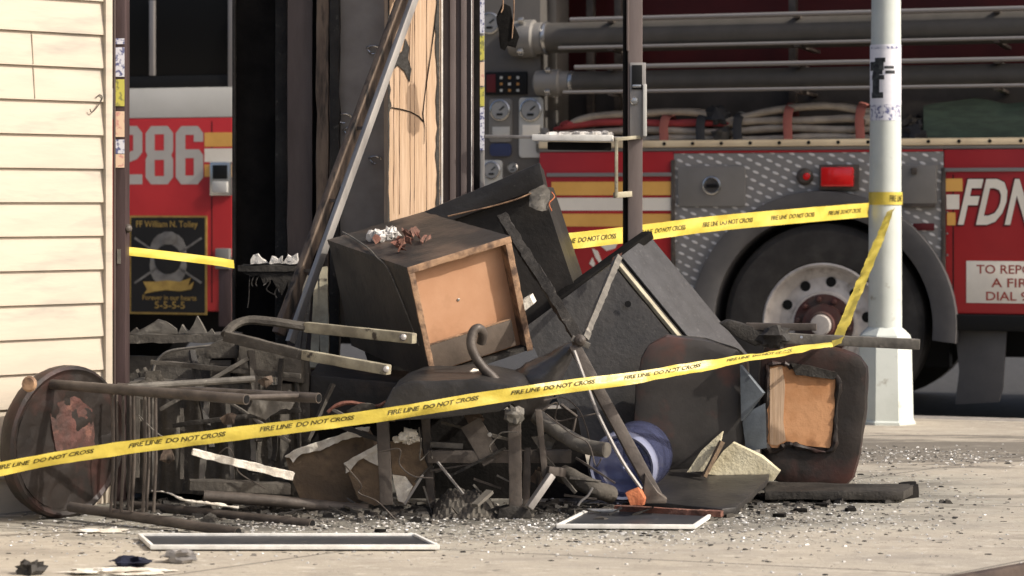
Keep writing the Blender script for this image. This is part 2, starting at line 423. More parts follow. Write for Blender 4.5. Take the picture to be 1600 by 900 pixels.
class MB:
    def __init__(self):
        self.v = []
        self.f = []

    def add(self, vs, fs):
        b = len(self.v)
        self.v += [Vector(v) for v in vs]
        self.f += [tuple(i + b for i in f) for f in fs]
        return self

    def obox(self, o, a, b, c):
        o, a, b, c = map(Vector, (o, a, b, c))
        vs = [o, o + a, o + a + b, o + b, o + c, o + a + c, o + a + b + c, o + b + c]
        return self.add(vs, [(0, 3, 2, 1), (4, 5, 6, 7), (0, 1, 5, 4), (1, 2, 6, 5), (2, 3, 7, 6), (3, 0, 4, 7)])

    def box(self, x0, x1, y0, y1, z0, z1):
        return self.obox((x0, y0, z0), (x1 - x0, 0, 0), (0, y1 - y0, 0), (0, 0, z1 - z0))

    def bar(self, p0, p1, w, h, up=(0, 0, 1), taper=1.):
        p0, p1 = Vector(p0), Vector(p1)
        d = (p1 - p0).normalized()
        u = Vector(up)
        s = d.cross(u)
        if s.length < 1e-4:
            s = d.cross(Vector((0, 1, 0)))
        s.normalize()
        u = s.cross(d).normalized()
        vs = []
        for p, k in ((p0, 1.), (p1, taper)):
            for a, b in ((-1, -1), (1, -1), (1, 1), (-1, 1)):
                vs.append(p + s * a * w * .5 * k + u * b * h * .5 * k)
        return self.add(vs, [(0, 1, 2, 3), (7, 6, 5, 4), (0, 4, 5, 1), (1, 5, 6, 2), (2, 6, 7, 3), (3, 7, 4, 0)])

    def plate(self, pts, vec):
        pts = [Vector(p) for p in pts]
        vec = Vector(vec)
        k = len(pts)
        vs = pts + [p + vec for p in pts]
        fs = [tuple(range(k)), tuple(range(2 * k - 1, k - 1, -1))]
        fs += [(i, (i + 1) % k, (i + 1) % k + k, i + k) for i in range(k)]
        return self.add(vs, fs)

    def tube(self, pts, r, n=12, flat=1., up=None, caps=True):
        pts = [Vector(p) for p in pts]
        k = len(pts)
        rs = r if isinstance(r, (list, tuple)) else [r] * k
        vs = []
        fs = []
        prev = Vector(up) if up else None
        for i, p in enumerate(pts):
            t = (pts[min(i + 1, k - 1)] - pts[max(i - 1, 0)]).normalized()
            if prev is None:
                prev = Vector((0, 0, 1)) if abs(t.z) < .9 else Vector((0, 1, 0))
            a = (prev - t * prev.dot(t)).normalized()
            b = t.cross(a)
            prev = a
            for j in range(n):
                q = 2 * math.pi * j / n
                vs.append(p + a * math.cos(q) * rs[i] * flat + b * math.sin(q) * rs[i])
        for i in range(k - 1):
            for j in range(n):
                j2 = (j + 1) % n
                fs.append((i * n + j, i * n + j2, (i + 1) * n + j2, (i + 1) * n + j))
        if caps:
            fs.append(tuple(range(n - 1, -1, -1)))
            fs.append(tuple(range((k - 1) * n, k * n)))
        return self.add(vs, fs)

    def lathe(self, prof, o, axis, n=32, caps=True):
        o = Vector(o)
        ax = Vector(axis).normalized()
        a = ax.cross(Vector((0, 0, 1)) if abs(ax.z) < .9 else Vector((1, 0, 0))).normalized()
        b = ax.cross(a)
        vs = []
        for r, h in prof:
            for j in range(n):
                q = 2 * math.pi * j / n
                vs.append(o + ax * h + (a * math.cos(q) + b * math.sin(q)) * max(r, 1e-4))
        fs = []
        for i in range(len(prof) - 1):
            for j in range(n):
                j2 = (j + 1) % n
                fs.append((i * n + j, i * n + j2, (i + 1) * n + j2, (i + 1) * n + j))
        if caps:
            fs.append(tuple(range(n - 1, -1, -1)))
            fs.append(tuple(range((len(prof) - 1) * n, len(prof) * n)))
        return self.add(vs, fs)

    def lump(self, c, rad, n=14, amp=.35, sc=3., seed=0., flat=0.):
        """an irregular crumpled lump of half-sizes rad"""
        c = Vector(c)
        rx, ry, rz = rad
        vs = []
        m = n // 2
        for i in range(m + 1):
            th = math.pi * i / m
            for j in range(n):
                ph = 2 * math.pi * j / n
                d = Vector((math.sin(th) * math.cos(ph), math.sin(th) * math.sin(ph), math.cos(th)))
                k = 1 + amp * noise.noise(d * sc + Vector((seed, seed * 1.7, 0))) * 1.6
                vs.append(c + Vector((d.x * rx * k, d.y * ry * k, max(d.z * rz * k, -rz * (1 - flat)))))
        fs = []
        for i in range(m):
            for j in range(n):
                j2 = (j + 1) % n
                fs.append((i * n + j, (i + 1) * n + j, (i + 1) * n + j2, i * n + j2))
        return self.add(vs, fs)

    def build(self, name, m, parent=None, bevel=0., rough=0., rscale=12., cut=0., smooth=32., local=False, seed=0.):
        me = bpy.data.meshes.new(name)
        if parent is not None:
            off = Vector((0, 0, 0)) if local else OFF[parent.name]
        else:
            xs = [v.x for v in self.v]
            ys = [v.y for v in self.v]
            zs = [v.z for v in self.v]
            off = Vector(((min(xs) + max(xs)) / 2, (min(ys) + max(ys)) / 2, min(zs)))
        me.from_pydata([v - off for v in self.v], [], self.f)
        bm = bmesh.new()
        bm.from_mesh(me)
        bmesh.ops.remove_doubles(bm, verts=bm.verts, dist=1e-6)
        bmesh.ops.recalc_face_normals(bm, faces=bm.faces)
        if bevel:
            es = [e for e in bm.edges if len(e.link_faces) == 2 and e.calc_face_angle(0) > .6]
            bmesh.ops.bevel(bm, geom=es, offset=bevel, segments=2, profile=.6, affect='EDGES', clamp_overlap=True)
        if cut:
            bmesh.ops.triangulate(bm, faces=[f for f in bm.faces if len(f.verts) > 4])
            for _ in range(5):
                es = [e for e in bm.edges if e.calc_length() > cut]
                if not es or len(bm.verts) > 14000:
                    break
                bmesh.ops.subdivide_edges(bm, edges=es, cuts=1, use_grid_fill=True)
        if rough:
            bm.normal_update()
            sv = Vector((seed, seed * .7, -seed))
            for v in bm.verts:
                q = v.co + off
                k = noise.noise(q * rscale + sv) * .65 + noise.noise(q * rscale * 2.7 + sv) * .35
                v.co += v.normal * k * rough
        bm.normal_update()
        lim = math.radians(smooth)
        for f in bm.faces:
            f.smooth = True
        for e in bm.edges:
            e.smooth = len(e.link_faces) == 2 and e.calc_face_angle(0) < lim
        bm.to_mesh(me)
        bm.free()
        me.materials.append(m)
        o = bpy.data.objects.new(name, me)
        COL.objects.link(o)
        OFF[o.name] = off
        if parent is not None:
            o.parent = parent
        else:
            o.location = off
        return o


def tag(o, label=None, cat=None, group=None, kind=None):
    if label:
        o['label'] = label
    if cat:
        o['category'] = cat
    if group:
        o['group'] = group
    if kind:
        o['kind'] = kind
    return o


def thing(name, label, cat, loc, rz=0., group=None):
    o = bpy.data.objects.new(name, None)
    o.empty_display_size = .1
    o.location = loc
    o.rotation_euler = (0, 0, rz)
    COL.objects.link(o)
    OFF[o.name] = Vector(loc)
    return tag(o, label, cat, group)


def curve_mesh(loops):
    cu = bpy.data.curves.new('glyph', 'CURVE')
    cu.dimensions = '2D'
    cu.fill_mode = 'BOTH'
    for lp in loops:
        sp = cu.splines.new('POLY')
        sp.points.add(len(lp) - 1)
        for i, (x, y) in enumerate(lp):
            sp.points[i].co = (x, y, 0, 1)
        sp.use_cyclic_u = True
    return from_curve(cu)


def text_mesh(txt, bold=0., shear=0., space=1., align='CENTER'):
    cu = bpy.data.curves.new('text', 'FONT')
    cu.body = txt
    cu.align_x = align
    cu.offset = bold
    cu.shear = shear
    cu.space_character = space
    cu.resolution_u = 3
    return from_curve(cu)


def from_curve(cu):
    o = bpy.data.objects.new('temp', cu)
    COL.objects.link(o)
    bpy.context.view_layer.update()
    dg = bpy.context.evaluated_depsgraph_get()
    me = bpy.data.meshes.new_from_object(o.evaluated_get(dg))
    vs = [v.co.copy() for v in me.vertices]
    fs = [tuple(p.vertices) for p in me.polygons]
    bpy.data.objects.remove(o)
    bpy.data.curves.remove(cu)
    bpy.data.meshes.remove(me)
    return vs, fs


def fit_rect(vf, x0, x1, y0, y1):
    vs, fs = vf
    a, b = min(v.x for v in vs), max(v.x for v in vs)
    c, d = min(v.y for v in vs), max(v.y for v in vs)
    return [((v.x - a) / (b - a) * (x1 - x0) + x0, (v.y - c) / (d - c) * (y1 - y0) + y0) for v in vs], fs


def rrect(x0, x1, y0, y1, r, n=5):
    out = []
    for cx, cy, a0 in ((x1 - r, y0 + r, -90), (x1 - r, y1 - r, 0), (x0 + r, y1 - r, 90), (x0 + r, y0 + r, 180)):
        for i in range(n + 1):
            a = math.radians(a0 + 90 * i / n)
            out.append((cx + r * math.cos(a), cy + r * math.sin(a)))
    return out


def curve_pts(pts, n=8):
    """Catmull-Rom through pts"""
    pts = [Vector(p) for p in pts]
    q = [pts[0] * 2 - pts[1]] + pts + [pts[-1] * 2 - pts[-2]]
    out = []
    for i in range(1, len(q) - 2):
        for k in range(n):
            t = k / n
            a, b, c, d = q[i - 1], q[i], q[i + 1], q[i + 2]
            out.append(.5 * ((2 * b) + (c - a) * t + (2 * a - 5 * b + 4 * c - d) * t * t + (3 * b - a - 3 * c + d) * t ** 3))
    out.append(pts[-1])
    return out


def px(pl, Y):
    return [P(a, b, Y if len(r) == 0 else r[0]) for a, b, *r in pl]

# ------------------------------------------------------------------ ground
ROADZ = -.137
KD = Vector((math.cos(math.radians(18)), -math.sin(math.radians(18)), 0))   # direction of the fire truck's kerb, to the right
ND = Vector((.733, .680, 0)).normalized()                                     # direction of the near kerb
C0 = Vector((5.11, 9.96, 0))
poly = [C0 - ND * 1.2]
for i in range(7):                       # rounded street corner
    t = i / 6
    a, b_, c_ = C0 - ND * 1.2, C0, C0 - KD * 1.2
    poly.append(a * (1 - t) ** 2 + b_ * 2 * t * (1 - t) + c_ * t * t)
poly += [C0 - KD * 20, Vector((-16, -6, 0)), C0 - ND * 24]
gm = MB().plate([p + Vector((0, 0, -.10)) for p in poly], (0, 0, .10))
sw = gm.build('sidewalk', CONCRETE, bevel=0)
tag(sw, kind='structure')
# world-space texture coordinates: keep the mesh origin at the world origin
sw.data.transform(Matrix.Translation(sw.location))
sw.location = (0, 0, 0)


def kerb(a, b, outw, wd=.15):
    m = MB()
    d = (b - a).normalized()
    L = (b - a).length
    k = 0.
    i = 0
    while k < L - .01:
        l2 = min(k + 1.8, L)
        m.obox(a + d * k + Vector((0, 0, ROADZ - .05)), d * (l2 - k - .006), outw * wd, Vector((0, 0, -ROADZ + .05 + .003)))
        k = l2
    return m


nk = Vector((KD.y, -KD.x, 0)) * -1
kf = kerb(C0 - KD * 20, C0 - KD * 1.2, nk)
tag(kf.build('far_kerb', KERB, bevel=.012), kind='structure')
nn = Vector((ND.y, -ND.x, 0))
kn = kerb(C0 - ND * 24, C0 - ND * 1.2, nn, .035)
tag(kn.build('near_kerb', KERBSTEEL, bevel=.012), kind='structure')
rd = MB().add([(-60, -60, ROADZ), (60, -60, ROADZ), (60, 60, ROADZ), (-60, 60, ROADZ)], [(0, 1, 2, 3)]).build('road', ROAD)
tag(rd, kind='structure')
gr = MB().add([(-2500, -2500, ROADZ - .02), (2500, -2500, ROADZ - .02), (2500, 2500, ROADZ - .02), (-2500, 2500, ROADZ - .02)], [(0, 1, 2, 3)]).build('ground', EARTH)
tag(gr, kind='structure')

# ------------------------------------------------------------------ cream clapboard wall
SD = Vector((.743, .669, 0)).normalized()
SN = Vector((SD.y, -SD.x, 0))                      # faces the street and the sun
W0 = Vector((-1.69, 7.62, 0))                      # where the wall meets the left edge of the photograph
WL = (W0.x + .1765 * W0.y) / -(SD.x + .1765 * SD.y)
wall = thing('clapboard_wall', 'cream clapboard house wall at the left edge, sunlit, with lapped boards', 'wall', (W0.x, W0.y, 0))
ex = .1143
top = 3.1
z = 1.486 - ex * 13
prof = [(-.10, -.02), (-.10, top)]
zz = z
pts = []
while zz < top:
    pts += [(0.012, max(zz, -.02)), (0.012, max(zz + .012, -.02)), (0.0, zz + ex)]
    zz += ex
pts = [p for p in pts if p[1] >= -.02 and p[1] <= top + .1]
prof = [(-.10, -.02)] + [(.012, -.02)] + pts[1:] + [(-.10, pts[-1][1])]
A = W0 - SD * 2.2
B = W0 + SD * (WL - .012)
m = MB()
vs = []
for base in (A, B):
    vs += [base + SN * (o) + Vector((0, 0, h)) for o, h in prof]
k = len(prof)
m.add(vs, [tuple(range(k)), tuple(range(2 * k - 1, k - 1, -1))] + [(i, (i + 1) % k, (i + 1) % k + k, i + k) for i in range(k)])
m.build('siding', SIDING, wall, smooth=15)
for (s_, zi) in ((.112, 13), (.118, 12)):
    z_s = z + ex * (zi + 0)
    MB().plate([W0 + SD * s_ + SN * .0135 + Vector((0, 0, z_s + .004)), W0 + SD * (s_ + .003) + SN * .0135 + Vector((0, 0, z_s + .004)), W0 + SD * (s_ + .003) + SN * .003 + Vector((0, 0, z_s + ex - .004)), W0 + SD * s_ + SN * .003 + Vector((0, 0, z_s + ex - .004))], SN * .0012).build('lap_seam', LAPSEAM, wall)
m = MB().obox(B + SD * .0 - SN * .10, SD * .028, SN * .122, Vector((0, 0, top + .05)))
m.build('corner_trim', SIDING, wall, bevel=.004)
m = MB().tube(curve_pts([B - SD * .055 + SN * .016 + Vector((0, 0, h)) + SD * s for h, s in ((1.385, .02), (1.395, .035), (1.385, .045), (1.36, .03), (1.335, .005), (1.345, -.004))], 5), .002, 6)
m.build('hook', STEELD, wall)

# ------------------------------------------------------------------ burnt shopfront
TOPZ = 2.75


def post(name, mt, parent, x0, x1, Y, dep, z0=0., z1=TOPZ, bevel=.004, skew=0., **kw):
    a, b = P(x0, 320, Y), P(x1, 320, Y)
    m = MB().obox((a.x, Y, z0), (b.x - a.x, skew, 0), (0, dep, 0), (0, 0, z1 - z0))
    return m.build(name, mt, parent, bevel=bevel, **kw)


jy = 7.93
t = thing('door_jamb', 'narrow purple brown steel door jamb with stickers beside the cream wall', 'door jamb', Vector((P(187, 320, jy).x, jy, 0)))
post('jamb_post', JAMB, t, 178.5, 196, jy, .09)
post('jamb_flange', BROWNALU, t, 176.5, 180, jy - .012, .03)
for a, b, mt in ((60, 69, STICKW), (74, 120, STICKW), (124, 166, STICKY), (174, 214, STICKP), (218, 240, STICKW), (241, 262, STICKP)):
    p = P(181, b, jy)
    q = P(194.5, a, jy)
    MB().obox((p.x, jy - .003, p.z), (q.x - p.x, 0, 0), (0, .002, 0), (0, 0, q.z - p.z)).build('sticker', mt, t)
MB().lathe([(.014, 0), (.016, .006), (.009, .018), (.004, .02)], P(199, 357, jy + .02), (.4, -.9, 0), 14).build('latch_knob', STEELD, t)
MB().obox(P(183, 412, jy - .004), (.012, 0, 0), (0, .01, 0), (0, 0, .05)).build('strike_plate', ASHMETAL, t)

# charred end of the inner wall, its black also painting the unlit interior
t = thing('charred_wall', 'charred end of an inner shop wall, coloured black for the unlit interior, left of the grey burnt post', 'wall', Vector((P(410, 320, 9.2).x, 9.2, 0)))
post('wall_end', CHARBLK, t, 366, 458, 9.2, .8, rough=.006, cut=.12)
post('corner_bead', CHAR, t, 362.5, 368, 9.17, .03)
post('cover_strip', CHAR, t, 430, 449, 9.185, .02, rough=.004, cut=.1)

t = thing('burnt_window_frame', 'scorched shop window frame of dark posts around a smoke stained pane', 'window frame', Vector((P(530, 320, 9.0).x, 9.0, 0)))
post('post', BROWNALU, t, 449, 488, 9.05, .14, rough=.006, cut=.1)
post('post', CHARBLK, t, 487, 495, 9.08, .08)
post('post', SCORCHTIMBER, t, 494, 513, 9.0, .10, rough=.008, cut=.06)
post('post', CHAR, t, 515, 530, 9.0, .08, rough=.010, cut=.05)
g = post('pane', GLASS, t, 528, 607, 9.06, .006, z0=.5)
for (a, b, r) in ((583, 78, .022), (537, 185, .026), (545, 205, .018), (586, 250, .02)):    # bubbled, melted rings on the pane
    c = P(a, b, 9.05)
    pts = [c + Vector((math.cos(q) * r * (1 + .3 * math.sin(3 * q)), -.004, math.sin(q) * r * .7)) for q in [i * .35 for i in range(15)]]
    MB().tube(pts, [.002 + .003 * abs(math.sin(i * .7)) for i in range(15)], 7).build('melted_ring', CHROME, t)
post('header', CHARBLK, t, 360, 700, 9.0, .2, z0=TOPZ + .002, z1=TOPZ + .2)

t = thing('wooden_stud', 'bare fresh timber board with a dark crack, standing between the burnt posts', 'timber board', Vector((P(648, 320, 8.87).x, 8.87, 0)))
a, b = P(607, 320, 8.79), P(688, 320, 8.94)
# turned like the house wall so the sun reaches its face
m = MB().obox((a.x, 8.79, .25), (b.x - a.x, .15, 0), (-.02, .05, 0), (0, 0, TOPZ - .25))
m.build('board', STUD, t, bevel=.004, rough=.003, cut=.12)
crk = [(612, 168), (628, 171), (642, 175), (655, 182), (662, 190), (660, 165), (663, 150), (668, 120), (672, 90), (677, 50), (682, 0)]


def onboard(q, r, off=-.0025):
    k = (q - 607) / 81.
    Y = 8.79 + .15 * k - .002
    p = P(q, r, Y)
    return p + Vector((.6 * 0 + .0, off, 0))


m = MB().tube([onboard(*q) for q in crk[:5]], .0022, 5)
m.tube([onboard(*q) for q in ((663, 225), (664, 200), (661, 178), (664, 150), (668, 120), (673, 88), (678, 50), (683, 5))], [.0007, .0012, .002, .0014, .0024, .0016, .002, .0012], 5)
m.build('crack', CHARBLK, t)
pl = [(607, 118), (618, 92), (630, 78), (634, 60), (640, 75), (638, 92), (643, 108), (640, 128), (633, 112), (622, 102), (612, 112)]
m = MB().plate([onboard(a, b, -.004) for a, b in pl], (0, .003, 0))
m.plate([onboard(a, b, -.004) for a, b in [(607, 122), (611, 140), (609, 152), (612, 165), (607, 180)]], (0, .003, 0))
m.build('burnt_patch', CHAR, t)
for x0, w0, sd_ in ((606, .012, 3.), (683, .022, 8.)):
    m = MB()
    vs = []
    for i in range(61):
        zq = .6 + i * .036
        k0 = noise.noise(Vector((zq * 5, sd_, 0))) * .55 + noise.noise(Vector((zq * 17, sd_, 3))) * .45
        w_q = max(.002, w0 * (.55 + .9 * k0))
        pa = onboard(x0 + (4 if x0 > 650 else 0), 0, -.003)
        s_ = -1 if x0 > 650 else 1
        vs.append((pa.x, pa.y, zq))
        pb = onboard(x0 + (4 if x0 > 650 else 0) + s_ * w_q * 405, 0, -.003)
        vs.append((pb.x, pb.y, zq))
    m.add(vs, [(2 * i, 2 * i + 1, 2 * i + 3, 2 * i + 2) for i in range(60)])
    m.build('charred_edge', CHAR, t)
for i in range(5):
    x_ = (616, 625, 641, 648, 667)[i]
    m = MB().tube([onboard(x_ + rng.uniform(-.6, .6), 335 - k * 49, -.0006) for k in range(8)], [.0004 + .0008 * abs(math.sin(k * 1.9 + i)) for k in range(8)], 4)
    m.build('grain_line', EDGEWOOD, t)

t = thing('ribbed_door_frame', 'brown ribbed aluminium door frame post right of the bare timber board', 'door frame', Vector((P(722, 320, 8.98).x, 8.98, 0)))
xs = [(689, 692, -.01, WHITE), (692, 703, .0, BROWNALU), (703, 712, -.018, PALEBROWN), (712, 720, .0, BROWNALU), (720, 729, -.012, PALEBROWN), (729, 737, .004, BROWNALU), (736, 737.5, -.016, WHITE), (737.6, 740, -.012, PALEBROWN), (740, 749, .015, CHARBLK)]  # the thin white strips are painted highlights on the frame edges
for x0, x1, dy, mt in xs:
    post('rib', mt, t, x0, x1, 8.98 + dy, .12, bevel=.002)
post('glass_edge', ALU, t, 749.5, 757, 9.0, .03)
for a, b, mt in ((0, 52, STICKW), (56, 94, STICKY), (97, 134, STICKP), (136, 166, STICKY), (168, 235, STICKW)):
    p, q = P(750, b, 8.996), P(756.8, a, 8.996)
    MB().obox((p.x, 8.995, p.z), (q.x - p.x, 0, 0), (0, .002, 0), (0, 0, q.z - p.z)).build('sticker', mt, t)
post('header', BROWNALU, t, 689, 1010, 8.96, .14, z0=TOPZ + .002, z1=TOPZ + .2)

ry = 8.85
t = thing('door_post', 'brown aluminium door post with a lock and pull handle, free standing above the pile', 'door post', Vector((P(985, 320, ry).x, ry, 0)))
post('post', PALEBROWN, t, 981, 1004, ry, .06, z1=TOPZ)
post('post_edge', CHARBLK, t, 974, 980.5, ry + .012, .05, z1=TOPZ)
post('edge_strip', PALEBROWN, t, 979, 983, ry - .012, .01, z0=1.61, z1=TOPZ)
a, b = P(984, 215, ry), P(1009, 98, ry)
MB().obox((a.x, ry - .012, a.z), (b.x - a.x, 0, 0), (0, .012, 0), (0, 0, b.z - a.z)).build('lock_plate', ALU, t, bevel=.004)
a, b = P(1004, 213, ry), P(1010, 132, ry)
MB().obox((a.x, ry - .03, a.z), (b.x - a.x, 0, 0), (0, .018, 0), (0, 0, b.z - a.z)).build('lock_cover', TWHITE, t, bevel=.003)
a, b = P(987, 140, ry), P(1003, 102, ry)
MB().obox((a.x, ry - .02, a.z), (b.x - a.x, 0, 0), (0, .008, 0), (0, 0, b.z - a.z)).build('latch_hole', BLACKP, t, bevel=.002)
MB().obox(P(988, 137, ry - .024), (.034, 0, 0), (0, .006, 0), (0, 0, .012)).build('latch_bolt', CHROME, t, bevel=.002)
MB().lathe([(.016, 0), (.016, .006), (.012, .010), (.003, .011)], P(991, 158, ry - .012), (0, -1, 0), 20).build('lock_cylinder', CHROME, t)
h0, h1 = P(963, 218, ry - .05), P(963, 307, ry - .05)
m = MB().bar(h0, h1, .012, .03, up=(0, 1, 0))
m.bar(P(960, 218, ry - .05), P(1000, 214, ry - .004), .014, .014)
m.bar(P(960, 305, ry - .05), P(986, 303, ry - .004), .016, .022)
m.build('pull_handle', CREAMMETAL, t, bevel=.002)

t = thing('glazing_rail', 'horizontal pale rail between the door posts, heaped with white ash', 'rail', P(870, 222, 8.9))
m = MB().bar(P(757, 213, 8.93), P(982, 216, 8.85), .03, .012)
m.build('rail', ALU, t, bevel=.002)
m = MB().bar(P(832, 215, 8.87), P(958, 216, 8.83), .05, .024)
m.build('sill_strip', WHITE, t, bevel=.003)
m = MB().bar(P(856, 228, 8.9), P(955, 229, 8.88), .05, .03)
m.build('under_block', CHARBLK, t, bevel=.004)
m = MB()
for i in range(26):
    q = P(rng.uniform(858, 955), 209, 8.87 + rng.uniform(-.02, .02))
    w = rng.uniform(.008, .02)
    m.lump((q.x, q.y, q.z - .004), (w * 1.4, w, w * .75), 8, .5, 2.5, i * 1.3)
m.build('ash_heap', ASH, t)

t = thing('melted_fitting', 'black melted fitting dangling on cords at the top, right of the ribbed frame', 'hanging fitting', P(792, 80, 8.7))
m = MB().plate(px([(776, 25), (786, 5), (797, 10), (803, 40), (811, 58), (806, 74), (793, 70), (789, 80), (782, 74), (779, 50)], 8.7), (0, .03, 0))
m.build('melted_body', CHARBLK, t, bevel=.003, rough=.008, cut=.03, rscale=30)
for a, b in ((783, 20), (800, 60)):
    MB().tube(curve_pts([Vector((P(a, b, 8.7).x, 8.72, TOPZ)), P(a - 3, -100, 8.71), P(a + 3, 0, 8.7), P(a, b, 8.695)], 6), .003, 6).build('cord', EDGEWOOD, t)

# low burnt bulkhead wall under the windows and the ledge
t = thing('window_bulkhead', 'low charred bulkhead under the open shop window, topped with broken shards', 'low wall', Vector((P(300, 320, 8.5).x, 8.5, 0)))
a, b = P(192, 320, 8.45), P(640, 320, 8.75)
m = MB().obox((a.x, 8.45, 0), (b.x - a.x, .35, 0), (0, .12, 0), (0, 0, .38))
m.build('bulkhead', CHARBLK, t, rough=.015, cut=.06)
za = P(250, 522, 8.42).z
m = MB().obox((P(196, 320, 8.4).x, 8.38, za - .03), (P(372, 320, 8.4).x - P(196, 320, 8.4).x, .02, 0), (0, .14, 0), (0, 0, .03))
m.build('sill', CHARGREY, t, rough=.014, cut=.04, rscale=18)
m = MB()
for pl in ([(205, 522), (232, 508), (246, 499), (258, 502), (275, 514), (278, 522)], [(292, 520), (302, 508), (308, 494), (320, 515), (322, 522)], [(278, 522), (284, 507), (290, 514), (300, 522)], [(200, 522), (212, 512), (222, 522)], [(322, 523), (330, 514), (337, 523)]):
    m.plate(px(pl, 8.42), (0, .03, 0))
m.build('shards', ASHMETAL, t, rough=.008, cut=.03, rscale=30)
m = MB().obox((P(196, 320, 8.42).x, 8.44, .02), (P(365, 320, 8.42).x - P(196, 320, 8.42).x, 0, 0), (0, .02, 0), (0, 0, P(250, 545, 8.42).z - .05))
m.build('panel', CHARGREY, t, rough=.012, cut=.05)

t = thing('charred_ledge', 'small burnt ledge with white plaster crumbs and hanging strands, left of the leaning bar', 'ledge', P(420, 425, 8.9))
m = MB().obox(P(372, 424, 8.85), (P(468, 320, 8.85).x - P(372, 320, 8.85).x, 0, 0), (0, .25, 0), (0, 0, .022))
m.plate(px([(376, 424), (468, 424), (462, 470), (450, 440), (440, 462), (425, 436), (412, 445), (405, 430), (392, 432)], 8.86), (0, .02, 0))
m.build('shelf', CHAR, t, rough=.008, cut=.03, rscale=25)
m = MB()
for pl in ([(391, 413), (395, 398), (402, 397), (408, 404), (418, 411)], [(420, 412), (425, 400), (433, 405), (440, 400), (441, 412)], [(440, 412), (450, 399), (455, 402), (464, 396), (466, 412)]):
    m.plate(px(pl, 8.87), (.0, .05, 0))
m.build('plaster_crumbs', ASH, t, rough=.010, cut=.02, rscale=45)
for i in range(9):
    x = 388 + i * 9 + rng.uniform(-3, 3)
    L = rng.uniform(15, 60)
    MB().tube(curve_pts([P(x, 430, 8.87), P(x + rng.uniform(-4, 4), 430 + L * .4, 8.86), P(x + rng.uniform(-8, 8), 430 + L * .75, 8.86), P(x + rng.uniform(-5, 9), 430 + L, 8.85)], 4), .0022, 5).build('hanging_strand', CHAR, t)

t = thing('leaning_bar', 'long pale aluminium bar leaning diagonally from the pile up past the timber board', 'metal bar', P(450, 520, 8.35))
p0, p1 = P(453, 535, 8.3), P(668, -60, 8.75)
m = MB().bar(p0, p1, .030, .022, up=(.8, -.5, .3))
m.build('bar', ALU, t, bevel=.002)
d = (p1 - p0)
off = Vector((-.045, .035, .0))
m = MB().bar(p0 + off * 1.25 + d * .02, p1 + off, .04, .03, up=(.8, -.5, .3))
m.build('scorched_channel', SCORCHTIMBER, t, bevel=.002, rough=.004, cut=.08)
m = MB()
for k in (.18, .36, .55):
    m.bar(p0 + d * k, p0 + d * k + off, .012, .012)
m.build('clip', STEELD, t)
t = thing('lath_bundle', 'bundle of splintered grey laths standing at the foot of the leaning bar', 'laths', P(485, 520, 8.5))
for (x0, y0, x1, y1, w) in ((462, 505, 480, 432, .02), (470, 520, 486, 440, .016), (491, 515, 498, 425, .03), (508, 520, 505, 418, .032)):
    MB().bar(P(x0, y0 + 60, 8.45), P(x1, y1, 8.6), w, .02, up=(0, 1, 0)).build('lath', CREAMMETAL if w > .025 else ASHMETAL, t, rough=.006, cut=.03)
# ------------------------------------------------------------------ fire truck
TH = math.radians(18)
CT, ST = math.cos(TH), math.sin(TH)
truck = thing('fire_truck', 'red fire truck parked at the kerb behind the burnt shopfront', 'fire truck', (1.617, 12.0, ROADZ), -TH)


def T(a, b):
    k = (a - 800) / FPX
    u = (12 * k - 1.617) / (CT + k * ST)
    Y = 12 - u * ST
    return u, H - (b - 320) / FPX * Y - ROADZ


def TR(x0, y0, x1, y1):
    """pixel rectangle on the truck side -> u0, u1, z0, z1"""
    u0, _ = T(x0, (y0 + y1) / 2)
    u1, _ = T(x1, (y0 + y1) / 2)
    xm = (x0 + x1) / 2
    return u0, u1, T(xm, y1)[1], T(xm, y0)[1]


def tb(name, mt, x0, y0, x1, y1, w0, w1, bevel=.003, par=None, r=None):
    u0, u1, z0, z1 = TR(x0, y0, x1, y1)
    if r:
        m = MB().plate([(a, w0, b) for a, b in rrect(u0, u1, z0, z1, r)], (0, w1 - w0, 0))
    else:
        m = MB().box(u0, u1, w0, w1, z0, z1)
    return m.build(name, mt, par or truck, bevel=bevel, local=True)


def tl(name, mt, u0, u1, w0, w1, z0, z1, bevel=.004, par=None):
    return MB().box(u0, u1, w0, w1, z0, z1).build(name, mt, par or truck, bevel=bevel, local=True)


def side_art(name, mt, vf, rect, w, par=None, shear=0.):
    u0, u1, z0, z1 = rect
    vs, fs = fit_rect(vf, u0, u1, z0, z1)
    m = MB()
    m.add([(x + shear * (z - z0), w, z) for x, z in vs], [tuple(reversed(f)) for f in fs])
    return m.build(name, mt, par or truck, local=True)


UCAB = T(363, 300)[0]
zc = lambda y, x=280: T(x, y)[1]
# crew cab
tl('cab_lower', RED, -6.4, UCAB, 0, 2.4, .55, zc(184), .012)
tl('white_band', TWHITE, -6.4, UCAB, .002, 2.398, zc(184) + .001, zc(137), .004)
tl('cab_roof', TWHITE, -6.5, UCAB, 0, 2.4, 2.75, 3.0, .03)
w_ = tl('cab_window', GLASSBLK, -6.38, UCAB - .03, .03, 2.37, zc(137) + .001, 2.749)
tb('window_bar', RAIL, 233, 0, 240, 118, .0, .028, .002, w_)
tl('window_frame', RAIL, UCAB - .029, UCAB, .004, .06, zc(137) + .002, 2.748, .002, w_)
tl('window_frame', BLACKP, -6.38, UCAB - .031, .012, .03, zc(137) + .002, zc(118), .002, w_)
G2 = [[(0, 0), (1, 0), (1, .17), (.38, .17), (.38, .36), (.8, .43), (1, .55), (1, .88), (.8, 1), (.2, 1), (0, .88), (0, .7), (.34, .7), (.34, .85), (.66, .85), (.66, .58), (.2, .5), (0, .38)]]
